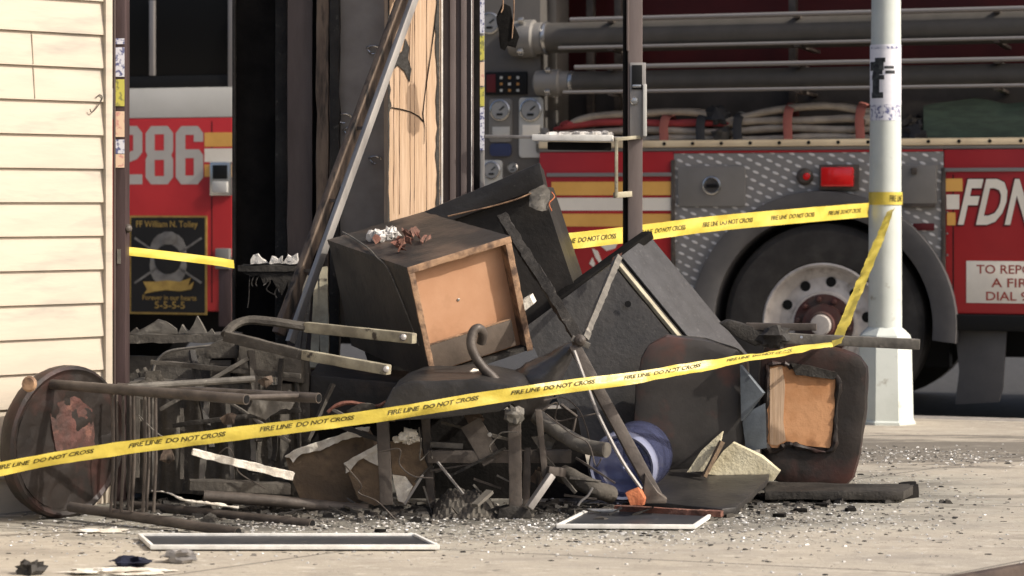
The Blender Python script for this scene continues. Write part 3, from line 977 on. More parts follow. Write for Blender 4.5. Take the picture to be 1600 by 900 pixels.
G8 = [[(.2, 0), (.8, 0), (1, .12), (1, .43), (.93, .5), (1, .57), (1, .88), (.8, 1), (.2, 1), (0, .88), (0, .57), (.07, .5), (0, .43), (0, .12)],
      [(.33, .14), (.67, .14), (.67, .42), (.33, .42)], [(.33, .58), (.67, .58), (.67, .86), (.33, .86)]]
G6 = [[(.2, 0), (.8, 0), (1, .12), (1, .5), (.85, .6), (.35, .6), (.35, .85), (.66, .85), (.66, .73), (1, .73), (1, .88), (.8, 1), (.2, 1), (0, .88), (0, .12)],
      [(.35, .15), (.66, .15), (.66, .45), (.35, .45)]]
for nm, gl, x0, x1 in (('numeral', G2, 181, 223), ('numeral', G8, 228, 271), ('numeral', G6, 275, 318)):
    side_art(nm, NUMGREY, curve_mesh(gl), TR(x0, 197, x1, 288), -.004)
for nm, mt, y0, y1 in (('gold_stripe', GOLD, 207, 229), ('white_stripe', CREAM, 232, 253), ('gold_stripe', GOLD, 257, 276)):
    tb(nm, mt, 320, y0, 366, y1, -.004, -.001, 0)
h = tb('door_handle', CHROME, 332, 253, 364, 306, -.04, .0, .008)
tb('handle_recess', BLACKP, 337, 258, 360, 280, -.043, -.039, .002, h)
tb('handle_grip', TWHITE, 338, 284, 361, 301, -.055, -.038, .005, h)
h = tb('door_handle', FUELDOOR, 340, 388, 362, 420, -.035, .0, .006)
tb('rear_door_post', JAMB, 343, 400, 363, 510, -.012, .002, .002)
# memorial panel
po = tb('memorial_panel', POSTGOLD, 203, 337, 324, 491, -.006, -.001, 0)
tb('panel_field', POSTER, 206, 340, 321, 488, -.009, -.0062, 0, po)
for txt, r in (('FF William N. Tolley', (214, 345, 310, 358)), ('Forever in our hearts', (224, 461, 308, 469)), ('5-5-5-5', (243, 471, 290, 482))):
    side_art('panel_lettering', POSTGOLD, text_mesh(txt, bold=.012), TR(*r), -.0098, po)
m = MB()
for a, b, c, d in ((212, 372, 316, 442), (316, 372, 212, 442)):
    u0, z0 = T(a, b)
    u1, z1 = T(c, d)
    m.bar((u0, -.0115, z0), (u1, -.0115, z1), .003, .012, up=(0, 0, 1))
m.build('crossed_tools', POSTGREY, po, local=True)
uc, zc_ = T(264, 405)
cross = []
for i in range(8):                                          # broad eight-armed cross of a fire service badge
    a = math.radians(45 * i + 22.5)
    if i % 2 == 0:
        for da, r in ((-.33, .055), (-.36, .115), (-.12, .125)):
            cross.append((uc + math.cos(a - .39 + da + .78) * r, zc_ + math.sin(a - .39 + da + .78) * r * 1.2))
    else:
        for da, r in ((.12, .125), (.36, .115), (.33, .055)):
            cross.append((uc + math.cos(a - .39 + da) * r, zc_ + math.sin(a - .39 + da) * r * 1.2))
ring = [(uc + math.cos(i * .2618) * (.112 + .016 * abs(math.sin(i * .2618 * 2))), zc_ + math.sin(i * .2618) * (.145 + .02 * abs(math.sin(i * .2618 * 2)))) for i in range(24)]
MB().plate([(a, -.013, b) for a, b in ring], (0, .0025, 0)).build('badge', POSTGREY, po, local=True)
MB().lathe([(.085, 0), (.085, .002), (.06, .003)], (uc, -.0132, zc_), (0, -1, 0), 24).build('badge_centre', POSTER, po, local=True)
tb('badge_helmet', POSTGREY, 253, 362, 277, 382, -.018, -.0135, .002, po, r=.03)
uu, _ = T(264, 425)
rb = [T(*q) for q in ((226, 440), (232, 452), (227, 459), (245, 455), (262, 453), (283, 455), (301, 452), (305, 440), (296, 446), (300, 434), (283, 440), (262, 438), (243, 440))]
MB().plate([(a, -.0175, b) for a, b in rb], (0, .003, 0)).build('ribbon', POSTGOLD, po, local=True)

# pump panel with gauges
UP0, UP1 = UCAB + .002, T(842, 300)[0]
zt = T(1100, 236)[1]              # top of the red body
zb = .60
tl('pump_panel', PUMP, UP0, UP1, .03, 1.0, .55, 2.6, .006)
tl('panel_post', PUMP, UP1 + .001, UP1 + .05, .16, .4, zt + .05, 2.6, .004)


def gauge(a, b, r, face=GAUGE, plate=None, prect=None):
    u, z = T(a, b)
    g = MB().lathe([(r, 0), (r, .022), (r * .88, .026), (r * .84, .018)], (u, .03, z), (0, -1, 0), 28).build('gauge', CHROME, truck, local=True)
    MB().lathe([(r * .83, 0), (r * .83, .004)], (u, .013, z), (0, -1, 0), 28).build('dial', face, g, local=True)
    MB().bar((u, .006, z), (u + r * .45, .006, z + r * .35), .003, r * .12).bar((u - r * .3, .006, z - r * .4), (u + r * .3, .006, z - r * .4), .003, r * .2).build('needle', BLACKP, g, local=True)
    if prect:
        tb('gauge_plate', plate, *prect, .02, .029, .002, g, r=.02)


gauge(780, 172, .058, plate=FUELDOOR, prect=(762, 154, 798, 222))
tb('blue_label', BLUEPL, 764, 224, 797, 244, .012, .029, .003, r=.02)
gauge(800, 262, .03)
gauge(845, 218, .035, plate=FUELDOOR, prect=(835, 200, 856, 240))
gauge(828, 172, .062, plate=TWHITE, prect=(809, 152, 847, 246))
tb('name_plate', TWHITE, 768, 198, 795, 212, .012, .02, .001)
tb('name_plate', CREAM, 815, 195, 842, 212, .012, .02, .001)
gauge(764, 36, .060)
gauge(767, 266, .05, plate=TWHITE, prect=(752, 250, 783, 300))
gauge(560, 60, .05)
gauge(585, 190, .06, plate=TWHITE, prect=(565, 172, 606, 240))
gauge(642, 120, .055)
lp = tb('indicator_panel', BLACKP, 757, 112, 822, 148, .015, .029, .002)
tb('indicator_strip', LEDRED, 759, 116, 773, 144, .011, .0148, .001, lp)
for i in range(3):
    for j in range(3):
        a, b = 780 + i * 13, 119 + j * 10
        tb('indicator', AMBER if (i + j) % 2 else TWHITE, a, b, a + 4, b + 4, .0115, .0148, 0, lp)
for a, b, r, mt in ((590, 250, .05, HUB), (560, 262, .035, CHROME), (775, 330, .06, CHROME), (690, 320, .06, CHROME)):
    u, z = T(a, b)
    MB().lathe([(r, 0), (r, .05), (r * .8, .08), (r * .5, .085)], (u, .03, z), (0, -1, 0), 24).build('outlet_cap', mt, truck, local=True)

# body behind the pump panel
UB0, UB1, UD0, UD1, UR = UP1 + .002, T(1053, 400)[0], T(1053, 400)[0] + .001, T(1474, 400)[0], 2.6
zcut = T(1100, 490)[1]
tl('compartment_door', RED, UB0, UB1, 0, 1.2, zb, zt, .008)
tl('rear_body', RED, UD1 + .002, UR, 0, 1.2, zb, zt, .008)
tl('body_core', BLACKP, UB0, UR - .01, .45, 2.3, .62, zt - .01, .004)
for nm, mt, y0, y1 in (('gold_stripe', GOLD, 284, 305), ('white_stripe', CREAM, 309, 329), ('gold_stripe', GOLD, 334, 354)):
    tb(nm, mt, 862, y0, 1049, y1, -.005, -.0005, 0)
tb('trim_strip', RAIL, 855, 270, 1051, 276, -.012, .0, .002)
tb('door_edge', STEELD, 1049, 250, 1055, 490, -.012, .0, .002)
for a, b in ((887, 380),):
    u, z = T(a, b)
    MB().lathe([(.052, 0), (.055, .02), (.045, .026), (.03, .012)], (u, 0, z), (0, -1, 0), 28).build('round_outlet', CHROME, truck, local=True)
for pq in ([(925, 388), (934, 392), (942, 412), (936, 410), (931, 403)], [(921, 412), (926, 402), (930, 412), (928, 418)], [(934, 380), (966, 376), (962, 388), (948, 392), (941, 386)]):
    MB().plate([(T(*q)[0], -.004, T(*q)[1]) for q in pq], (0, .003, 0)).build('white_marking', CREAM, truck, local=True)
for uu in (UB0 + .012, UB1 - .012):
    tl('door_seam', BLACKP, uu - .003, uu + .003, -.0015, .004, zb + .02, zt - .13, 0)
for uu in (UD1 + .05, 1.62):
    tl('door_seam', BLACKP, uu - .003, uu + .003, -.0015, .004, zb + .02, zt - .13, 0)
for uu, zz in [(UD1 + .02, zb + .08 + i * .11) for i in range(7)] + [(UD0 + .02, zb + .06 + i * .1) for i in range(8)] + [(UD1 - .015, zb + .06 + i * .1) for i in range(8)]:
    MB().lathe([(.006, 0), (.005, .003), (.002, .004)], (uu, -.0005, zz), (0, -1, 0), 8).build('rivet', RAIL, truck, local=True)
tl('door_seam', BLACKP, T(331, 300)[0] - .003, T(331, 300)[0] + .003, -.0015, .004, .6, zc(190), 0)
# diamond plate round the wheel
AR = .69
arch = [(UD0, zb), (-AR * math.cos(0.08), zb)]
hubz = .533
s0 = math.asin((zb - hubz) / AR)
arch = [(UD0, zb)] + [(-AR * math.cos(s0 + (math.pi - 2 * s0) * i / 30), hubz + AR * math.sin(s0 + (math.pi - 2 * s0) * i / 30)) for i in range(31)]
arch = [(max(a, UD0 + .01), b) for a, b in arch]
arch = [(min(a, UD1 - .012), b) for a, b in arch] + [(UD1, zb), (UD1, zt - .012), (UD0, zt - .012)]
MB().plate([(a, 0, b) for a, b in arch], (0, .02, 0)).build('tread_plate', DIAMOND, truck, local=True)
tl('top_flange', RED, UD0, UD1, -.004, .3, zt - .011, zt, .003)
m = MB()                                               # rubber wheel-arch flare
vs = []
n_ = 40
for i in range(n_ + 1):
    a = -.12 + (math.pi + .24) * i / n_
    for r, w in ((.70, -.002), (.695, -.045), (.62, -.05), (.575, -.03), (.575, .28), (.70, .28)):
        vs.append((-r * math.cos(a), w, hubz + r * math.sin(a)))
fs = []
for i in range(n_):
    for j in range(6):
        j2 = (j + 1) % 6
        fs.append((i * 6 + j, i * 6 + j2, i * 6 + 6 + j2, i * 6 + 6 + j))
m.add(vs, fs)
m.build('wheel_arch', GUARD, truck, local=True, smooth=50)
# wheel
wh = MB().lathe([(.31, -.02), (.33, .005), (.40, .02), (.49, .012), (.525, -.02), (.533, -.06), (.533, -.27), (.50, -.30), (.32, -.28)], (0, .02, hubz), (0, -1, 0), 56, caps=False).build('wheel', RUBBER, truck, local=True)
MB().lathe([(.315, -.02), (.322, .0), (.312, .006), (.30, -.004), (.292, -.03), (.27, -.05), (.245, -.065), (.19, -.055), (.175, -.045), (.168, -.02), (.16, -.02), (.05, -.03)], (0, .02, hubz), (0, -1, 0), 56, caps=False).build('rim', RIM, wh, local=True)
for i in range(10):
    m = MB()
    a = math.radians(36 * i + 10)
    c = Vector((math.cos(a) * .222, .080, hubz + math.sin(a) * .222))
    m.lathe([(.027, -.02), (.027, .004)], c, (0, -1, 0), 16)
    m.build('hand_hole', BLACKP, wh, local=True)
m = MB().lathe([(.158, -.03), (.158, -.015), (.11, -.012), (.105, .03), (.07, .035), (.065, .07), (.02, .072)], (0, .02, hubz), (0, -1, 0), 32)
for i in range(10):
    a = math.radians(36 * i + 28)
    m.lathe([(.015, -.02), (.015, .012), (.008, .02)], (math.cos(a) * .133, .02, hubz + math.sin(a) * .133), (0, -1, 0), 8)
m.build('hub', HUB, wh, local=True)
MB().lathe([(.055, 0), (.05, .02), (.02, .022)], (0, -.05, hubz), (0, -1, 0), 24).build('hub_cap', RIM, wh, local=True)
tl('wheelhouse', BLACKP, -.72, UD1 - .01, .32, .44, .3, 1.25, .004)
# fittings on the diamond plate
fd = tb('fuel_door', FUELDOOR, 1060, 259, 1165, 323, -.012, .0, .004, r=.02)
u, z = T(1113, 290)
MB().lathe([(.052, 0), (.05, .008), (.042, .010), (.036, -.002), (.012, .0)], (u, -.012, z), (0, -1, 0), 26).build('latch_ring', CHROME, fd, local=True)
tb('latch_bar', BLACKP, 1105, 288, 1122, 293, -.022, -.012, .001, fd)
u, z = T(1258, 276)
k = MB().lathe([(.042, 0), (.045, .01), (.03, .03), (.022, .032)], (u, 0, z), (0, -1, 0), 22).build('side_marker', STEELD, truck, local=True)
MB().lathe([(.02, 0), (.016, .01), (.004, .012)], (u + .012, -.03, z), (0, -1, 0), 16).build('marker_lens', LENS, k, local=True)
lf = tb('warning_light', STEELD, 1281, 257, 1343, 297, -.03, .0, .006)
tb('light_lens', LENS, 1285, 261, 1336, 292, -.055, -.0301, .012, lf)
bx = tb('equipment_box', FUELDOOR, 1410, 258, 1464, 318, -.03, .0, .004)
tb('box_latch', STEELD, 1425, 262, 1434, 272, -.045, -.0301, .003, bx)
tb('box_hinge', STEELD, 1412, 318, 1462, 324, -.03, -.002, .003, bx)
tb('reflector', LEDRED, 1427, 349, 1460, 360, -.008, .0, .002)
tb('door_edge', STEELD, 1471, 262, 1478, 488, -.012, .0, .002)
tl('running_board', BLACKP, UD1 - .05, UR, -.03, .5, zb - .085, zb - .002, .008)
tl('running_board', BLACKP, UB0, -.7, -.03, .5, zb - .085, zb - .002, .008)
u0, u1, z0, z1 = TR(1490, 512, 1566, 645)
mud = [(u0, z1), (u0 + .07, z1), (u0 + .075, z1 - .1), (u0 + .1, .14), (u0 + .01, .14), (u0 + .03, z1 - .25)]
MB().plate([(u0, .06, z1), (u1 + .02, .03, z1), (u1, .03, .22), (u1 - .02, .03, .15), (u0 + .0, .06, .13), (u0 + .02, .06, .3)], (0, .03, 0)).build('mud_flap', GUARD, truck, local=True, bevel=.004)
tl('chassis', BLACKP, -6.2, UR - .1, .5, 1.9, .35, .62, .01)
w2 = MB().lathe([(.31, -.02), (.40, .02), (.49, .012), (.525, -.02), (.533, -.06), (.533, -.27), (.3, -.28)], (-5.2, .03, hubz), (0, -1, 0), 40).build('wheel', RUBBER, truck, local=True)
for u in (-5.2, 0):
    MB().lathe([(.1, 0), (.533, .02), (.533, .28), (.1, .3)], (u, 2.36, hubz), (0, -1, 0), 40).build('wheel', RUBBER, truck, local=True)
# lettering on the rear body
for nm, mt, y0, y1, sh in (('gold_stripe', GOLD, 279, 299, 0), ('white_stripe', CREAM, 304, 327, 0), ('gold_stripe', GOLD, 332, 352, 0)):
    a = {'279': (1478, 1504), '304': (1479, 1499), '332': (1480, 1493)}[str(y0)]
    tb(nm, mt, a[0], y0, a[1], y1, -.005, -.0005, 0)
r = TR(1495, 279, 1655, 352)
vs, fs = text_mesh('FDNY', bold=.055, shear=0, space=1.02)
vf = ([Vector((v.x, v.y, 0)) for v in vs], fs)
o = side_art('lettering', LEDRED, vf, (r[0] - .004, r[1], r[2] - .006, r[3] + .004), -.0045, None, .22)
vs, fs = text_mesh('FDNY', bold=.03, space=1.06)
side_art('lettering', CREAM, (vs, fs), (r[0] + .006, r[1] - .006, r[2] + .002, r[3] - .002), -.007, None, .22)
tb('trim_strip', RAIL, 1476, 262, 1700, 268, -.012, .0, .002)
sg = tb('report_sign', CREAM, 1510, 408, 1650, 474, -.006, -.0005, .001)
for txt, rr in (('TO REPORT', (1526, 414, 1640, 428)), ('A FIRE', (1549, 435, 1617, 449)), ('DIAL 911', (1541, 456, 1625, 470))):
    side_art('sign_lettering', SIGNRED, text_mesh(txt, bold=.012), TR(*rr), -.0075, sg)

# hose bed, rail, hoses
tl('bed_wall', MAROON, UB0, UR, .55, .60, zt - .02, 2.75, .003)
tl('bed_partition', BEDGREY, UB0, UR - .01, .42, .45, zt + .03, T(1100, 112)[1], .003)
tl('bed_floor', FUELDOOR, UB0, UR, .0, .54, zt + .002, zt + .02, .003)
rl = tl('cap_rail', GOLDRAIL, UB0, UR, -.014, .045, zt + .021, zt + .058, .006)
m = MB()
u = UB0 + .08
while u < UR:
    m.lathe([(.010, 0), (.009, .004), (.002, .005)], (u, -.014, zt + .04), (0, -1, 0), 10)
    u += .155
m.build('screws', BLACKP, rl, local=True)
tl('side_rail', RAIL, UB0, UR, .3, .33, 2.62, 2.68, .006)
tl('upper_deck', MAROON, UB0, UR, .1, 2.2, 2.76, 2.9, .006)
for u in (T(885, 100)[0], T(1210, 100)[0], T(930, 100)[0]):
    tl('rack_post', STEELD, u, u + .04, .38, .44, zt + .02, 2.74, .003)
rng2 = random.Random(3)
za = zt + .06
top_of = []
for i in range(4):
    zz = za + .006 + i * .043
    for (ua, ub, amp) in ((T(858, 200)[0], T(1150, 200)[0], .5), (T(1125, 200)[0], T(1405, 200)[0], 1.)):
        if i == 3 and amp < .8:
            ua += .06
        N_ = 14
        pts = []
        for k in range(N_ + 1):
            t = k / N_
            e = math.sin(math.pi * t)
            pts.append((ua + (ub - ua) * t, .09 + rng2.uniform(-.006, .006), zz + [0, .006, .014, .034][i] * amp * e - [0, .004, .02, .055][i] * (1 - e) ** 2 + .006 * math.sin(t * 9 + i * 2 + amp * 3)))
        cp_ = curve_pts(pts, 3)
        MB().tube(cp_, [.0245 * min(1, .35 + q * .2, .35 + (len(cp_) - 1 - q) * .2) for q in range(len(cp_))], 12, flat=.82, up=(0, 0, 1)).build('folded_hose', HOSERED if (i == 2 and amp < .8) else HOSE, truck, local=True, rough=.004, cut=.08, rscale=9)
        MB().tube([(p[0], p[1] + .12, p[2] + .004) for p in pts], .023, 8, flat=.85, up=(0, 0, 1)).build('folded_hose', HOSE, truck, local=True)
for a, mt in ((1035, STRAPRED), (1092, STRAPDK), (1150, STRAPDK), (1229, STRAPRED), (1342, STRAPRED)):
    u = T(a, 200)[0]
    hgt = .225 if a > 1180 else .185
    pts = [(u, -.01, zt + .03), (u + .004, .02, zt + .06), (u - .003, .038, zt + hgt * .7), (u + .004, .065, zt + hgt), (u + .005, .20, zt + hgt + .01), (u, .26, zt + .05)]
    MB().tube(curve_pts(pts, 4), .024, 8, flat=.18, up=(0, -1, 0)).build('strap', mt, truck, local=True)
for a, b, r, mt, sd_ in ((1116, 180, .05, STRAPDK, 1.), (1125, 212, .045, CHARGREY, 2.), (1350, 185, .035, HOSE, 3.), (1428, 208, .055, STRAPDK, 5.), (1418, 190, .04, CHARGREY, 8.)):
    u, z = T(a, b)
    MB().lump((u, .08, z), (r * 1.2, r, r), 16, .5, 2.4, sd_).build('hose_coupling', mt, truck, local=True)
u = T(938, 196)[0]
MB().lump((T(881, 194)[0], .1, T(881, 194)[1]), (.05, .04, .025), 12, .3, 2, 4).build('red_cloth', HOSERED, truck, local=True)
# green tarp
ua = T(1440, 200)[0]
vs = []
fs = []
nu, nw = 40, 6  # folds
for i in range(nu + 1):
    for j in range(nw + 1):
        u = ua + (UR - ua) * i / nu
        t = j / nw
        hgt = .185 + .012 * math.sin(i * .45) + .008 * math.sin(i * 1.3 + 1)
        if i < 3:
            hgt *= .86 + .05 * i
        yy, zz = ((.05 + .02 * t * 3, zt + .06 + hgt * t * 3) if t < .34 else (.07 + (t - .33) * .6, zt + .06 + hgt + .01 * math.sin(t * 9)))
        yy += .012 * math.sin(j * 2.1 + i * .3)
        vs.append((u, yy, zz))
for i in range(nu):
    for j in range(nw):
        a = i * (nw + 1) + j
        fs.append((a, a + 1, a + nw + 2, a + nw + 1))
MB().add(vs, fs).build('green_tarp', TARP, truck, local=True, smooth=80)
# suction hoses in their racks
for yc, r, y0, y1, xs in ((55, .082, 29, 73, 898), (126, .058, 104, 143, 905)):
    z = T(1050, yc)[1]
    u0 = T(835 if r > .07 else 875, yc)[0]
    sh = MB().tube([(u0, .0, z), (u0 + .5, .0, z), (UR, .0, z)], r, 28).build('suction_hose', SUCTION, truck, local=True)
    cpl = MB().lathe([(r * .5, -.15), (r * 1.15, -.13), (r * 1.25, -.06), (r * 1.25, .0), (r * 1.05, .01), (r * 1.05, .05), (r, .055)], (u0, .0, z), (1, 0, 0), 28).build('hose_coupling', FUELDOOR, sh, local=True)
    for i in range(4):
        m = MB()
        a = math.radians(90 * i + 40)
        m.bar((u0 - .05, .0 + math.cos(a) * r * 1.2, z + math.sin(a) * r * 1.2), (u0 - .05, .0 + math.cos(a) * r * 1.65, z + math.sin(a) * r * 1.65), .03, .03)
        m.build('coupling_lug', CHROME, sh, local=True, bevel=.005)
    m = MB().lathe([(r * 1.08, 0), (r * 1.12, .006), (r * 1.08, .02)], (u0 + .06, .0, z), (1, 0, 0), 28)
    m.build('clamp_ring', CHROME, sh, local=True)
    za_, zb_ = T(1050, y0)[1], T(1050, y1)[1]
    ux = T(xs, y0)[0]
    MB().tube([(ux, -.085, za_), (UR, -.085, za_)], .0125, 12).build('rack_rail', RAIL, truck, local=True)
    ux2 = T(xs - 18, y1)[0]
    MB().tube([(ux2, -.085, zb_), (UR, -.085, zb_)], .0095, 12).build('rack_rail', RAIL, truck, local=True)
    for uu in (T(1250, 50)[0], T(960, 50)[0], T(1560, 50)[0]):
        for zq in (za_, zb_):
            MB().bar((uu, -.085, zq - .012), (uu, .5, zq - .012), .03, .016).build('rack_bracket', STEELD, truck, local=True)

# ------------------------------------------------------------------ street lamp pole at the kerb
ly = 10.78
lc = P(1383, 320, ly)
lamp = thing('street_lamp', 'pale grey lamp post on an eight sided base, wrapped with yellow tape', 'lamp post', (lc.x, ly, 0))
m = MB()


def octa(r, z, rot=.30):
    return [Vector((lc.x + r * math.cos(math.pi / 4 * i + rot), ly + r * math.sin(math.pi / 4 * i + rot), z)) for i in range(8)]


zs = lambda y: H - (y - 320) / FPX * (ly - .12)
rings = [(.148, 0), (.148, .012), (.138, .02), (.128, zs(532)), (.122, zs(525)), (.100, zs(518)), (.082, zs(513))]
vs = []
for r, z in rings:
    vs += octa(r, z)
fs = [(i * 8 + j, i * 8 + (j + 1) % 8, i * 8 + 8 + (j + 1) % 8, i * 8 + 8 + j) for i in range(len(rings) - 1) for j in range(8)]
fs += [tuple(range(7, -1, -1)), tuple(range(48, 56))]
m.add(vs, fs)
m.build('base', POLEPAINT, lamp, smooth=25)
m = MB().tube([(lc.x - .000, ly, zs(514)), (lc.x - .0, ly, 1.0), (lc.x + .006, ly, 2.2), (lc.x + .02, ly, 6.0)], [.078, .0755, .066, .05], 40, caps=True)
m.build('shaft', POLEPAINT, lamp, smooth=60)
m = MB().tube([(lc.x + .02, ly, 5.95), (lc.x + .25, ly + .35, 6.5), (lc.x + .7, ly + 1.0, 6.7)], .03, 10)
m.build('arm', POLEPAINT, lamp)
m = MB().lump((lc.x + .95, ly + 1.3, 6.68), (.3, .35, .08), 16, .0)
m.build('lamp_head', POLEPAINT, lamp)


def onpole(a0, a1, y0, y1, r, n=16):
    """curved sheet round the shaft between two angles (0 faces the camera, + to the right)"""
    z0, z1 = H - (y1 - 320) / FPX * (ly - .07), H - (y0 - 320) / FPX * (ly - .07)
    m = MB()
    vs = []
    for i in range(n + 1):
        a = math.radians(a0 + (a1 - a0) * i / n)
        for z in (z0, z1):
            vs.append((lc.x + .002 + r * math.sin(a), ly - r * math.cos(a), z))
    m.add(vs, [(2 * i, 2 * i + 2, 2 * i + 3, 2 * i + 1) for i in range(n)])
    return m


fl = onpole(-88, 70, 69, 163, .0735).build('flyer', PAPER, lamp)
onpole(-80, 60, 163, 188, .0737).build('flyer', STICKW, lamp)
for a0, a1, y0, y1 in ((-78, -16, 96, 110), (-60, -20, 100, 116), (-14, 22, 103, 107), (-10, 26, 110, 115), (-62, -32, 112, 148), (-66, -14, 117, 124), (-68, -18, 144, 153), (-50, -10, 90, 97)):
    onpole(a0, a1, y0, y1, .0743 + rng.random() * .0006, 6).build('printed_mark', INK, fl)
onpole(-70, 40, 72, 76, .0743, 8).build('printed_mark', STICKW, fl)
# ------------------------------------------------------------------ the burnt pile


def frame(t, ex, ey, ez):
    t, ex, ey, ez = map(Vector, (t, ex, ey, ez))
    return lambda x, y, z: t + ex * x + ey * y + ez * z


# ---- tipped nightstand with an open peach coloured front
F = frame((-.2673, 7.7498, .4238), (.8819, .3910, .2635), (-.4303, .8959, .1107), (-.1928, -.2110, .9583))
W_, D_, H_ = .3807, .7422, .4050
ns = thing('nightstand', 'tipped burnt nightstand with bare peach coloured open front, on top of the pile', 'nightstand', F(.19, .37, 0))


def fb(m, x0, x1, y0, y1, z0, z1):
    o = F(x0, y0, z0)
    return m.obox(o, F(x1, y0, z0) - o, F(x0, y1, z0) - o, F(x0, y0, z1) - o)


fb(MB(), -.004, W_ + .004, .003, D_, H_ - .018, H_).build('top', BURNTOP, ns, rough=.004, cut=.04, rscale=20)
fb(MB(), 0, .016, .003, D_, 0, H_ - .0185).build('side_panel', SMOKED, ns, rough=.003, cut=.05)
fb(MB(), W_ - .016, W_, .003, D_, 0, H_ - .0185).build('side_panel', BURNTOP, ns, rough=.003, cut=.05)
fb(MB(), .0165, W_ - .0165, .003, D_, 0, .016).build('bottom', CHAR, ns, rough=.003, cut=.05)
fb(MB(), .0165, W_ - .0165, .045, .057, .0165, H_ - .019).build('inner_panel', PEACH, ns)
fb(MB(), .0175, W_ - .045, .018, .032, .026, .118).build('drawer_front', DRAWER, ns, bevel=.003)
m = MB()
fb(m, -.005, W_ + .005, -.004, .0025, H_ - .022, H_ + .001)
fb(m, -.003, .018, -.004, .0025, -.002, H_ - .0225)
fb(m, W_ - .020, W_ + .003, -.004, .0025, -.002, H_ - .0225)
m.build('front_edge', EDGEWOOD, ns, bevel=.002, rough=.003, cut=.03, rscale=40)
fb(MB(), W_ - .020, W_ - .0165, .003, .044, .017, H_ - .02).build('inner_lining', EDGEWOOD, ns)
fb(MB(), .019, W_ - .046, .019, .031, .119, .122).build('drawer_lip', EDGEWOOD, ns)
MB().lathe([(.005, 0), (.005, .003), (.002, .004)], F(.17, .045, .235), F(0, -1, 0) - F(0, 0, 0), 12).build('screw', CHROME, ns)

scr = thing('charred_scraps', 'reddish brown curled scraps lying on the top of the tipped nightstand', 'scraps', F(.12, .33, H_))
for i in range(20):
    m = MB()
    a, b = rng.uniform(.06, .19), rng.uniform(.22, .44)
    p = F(a, b, H_ + .004)
    d1 = (F(a + rng.uniform(-.04, .06), b + rng.uniform(-.05, .05), H_ + rng.uniform(.004, .02)) - p)
    d2 = (F(a + rng.uniform(-.02, .02), b + rng.uniform(-.02, .02), H_ + rng.uniform(.012, .03)) - p)
    m.plate([p, p + d1, p + d1 * .7 + d2, p + d2], (0, 0, .0015))
    m.build('scrap', RUSTRED, scr, rough=.008, cut=.015, rscale=50)
m = MB()
for i in range(10):
    a, b = rng.uniform(.08, .17), rng.uniform(.46, .62)
    p = F(a, b, H_ + .012)
    m.lump(p, (rng.uniform(.012, .024), .016, rng.uniform(.012, .028)), 10, .7, 2.6, i * 2.1)
tag(m.build('ash_clump', ASH, rough=.006, cut=.02), 'small clump of pale ash at the back of the tipped nightstand top', 'ash')

# ---- black cabinet behind it
bc = thing('black_cabinet', 'large scorched black cabinet leaning behind the tipped nightstand, slab top rising to the right', 'cabinet', P(750, 500, 8.75))
Yb = 8.6
q = [P(520, 402, Yb), P(846, 292, Yb - .1), P(915, 500, Yb - .05), P(600, 640, Yb)]
m = MB().plate(q, (.05, .32, .0))
m.build('carcass', CHARSHINE, bc, rough=.004, cut=.08)
m = MB().plate([P(560, 372, Yb - .02), P(640, 340, Yb - .06), P(843, 254, Yb - .17), P(851, 292, Yb - .17), P(700, 347, Yb - .1), P(590, 396, Yb - .04)], (.02, .3, -.02))
m.build('top_slab', CHARSHINE, bc, bevel=.004, rough=.003, cut=.06)
m = MB().plate([P(826, 300, Yb - .17), P(850, 288, Yb - .17), P(860, 300, Yb - .17), P(856, 330, Yb - .18), P(838, 328, Yb - .19), P(827, 322, Yb - .18)], (.0, .006, 0))
m.build('torn_flap', ASHMETAL, bc, rough=.012, cut=.02, rscale=30)
MB().tube(curve_pts([P(700, 338, Yb - .16), P(735, 330, Yb - .18), P(770, 322, Yb - .18), P(805, 312, Yb - .19), P(830, 302, Yb - .18)], 5), .003, 6).build('edge_wire', EDGEWOOD, bc)
MB().tube(curve_pts([P(862, 300, Yb - .16), P(866, 308, Yb - .17), P(858, 318, Yb - .18), P(862, 330, Yb - .18)], 5), .0025, 6).build('copper_strand', BRICK, bc)
cb = MB().tube(curve_pts([F(.0, .05, .12), F(-.004, .17, .36), F(-.006, .26, .405), F(.02, .40, H_ + .008), F(.05, .62, H_ + .01), F(.06, .74, H_ + .012)], 8), .0028, 6)
tag(cb.build('thin_cable', ASHMETAL), 'thin bare cable draped over the left edge of the tipped nightstand', 'cable')

# ---- grey sided cabinet to the right
rc = thing('tilted_cabinet', 'burnt cabinet tilted on its corner with lighter grey side, right of the crossed bars', 'cabinet', P(970, 650, 8.3))
q = [P(820, 512, 8.35), P(955, 412, 8.45), P(1120, 612, 8.4), P(1125, 690, 8.35), P(900, 690, 8.3)]
back = P(1010, 371, 8.85) - P(955, 412, 8.45)
m = MB().plate(q, back)
m.build('carcass', CHARSHINE, rc, rough=.004, cut=.07)
e = P(1120, 612, 8.4) - P(955, 412, 8.45)
n_ = e.cross(back).normalized()
if n_.x < 0:
    n_ = -n_
o = P(955, 412, 8.45) + n_ * .004
MB().obox(o + back * .22, e * .98, back * .80, n_ * .008).build('side_panel', PANELG, rc, bevel=.002)
MB().obox(o + back * .02 + e * .02, e * .9, back * .07, n_ * .014).build('edge_strip', CREAMMETAL, rc, bevel=.002)
MB().bar(P(868, 476, 8.42) + Vector((0, .05, .01)), P(1013, 367, 8.80), .05, .03).build('top_edge', CHARBLK, rc, bevel=.003, rough=.004, cut=.04)
for a, b in ((981, 475),):
    MB().lathe([(.012, 0), (.012, .003)], P(a, b, 8.40), (0, -1, 0), 16).build('bore_hole', BLACKP, rc)
k = o + e * .83 + back * .55 + n_ * .009
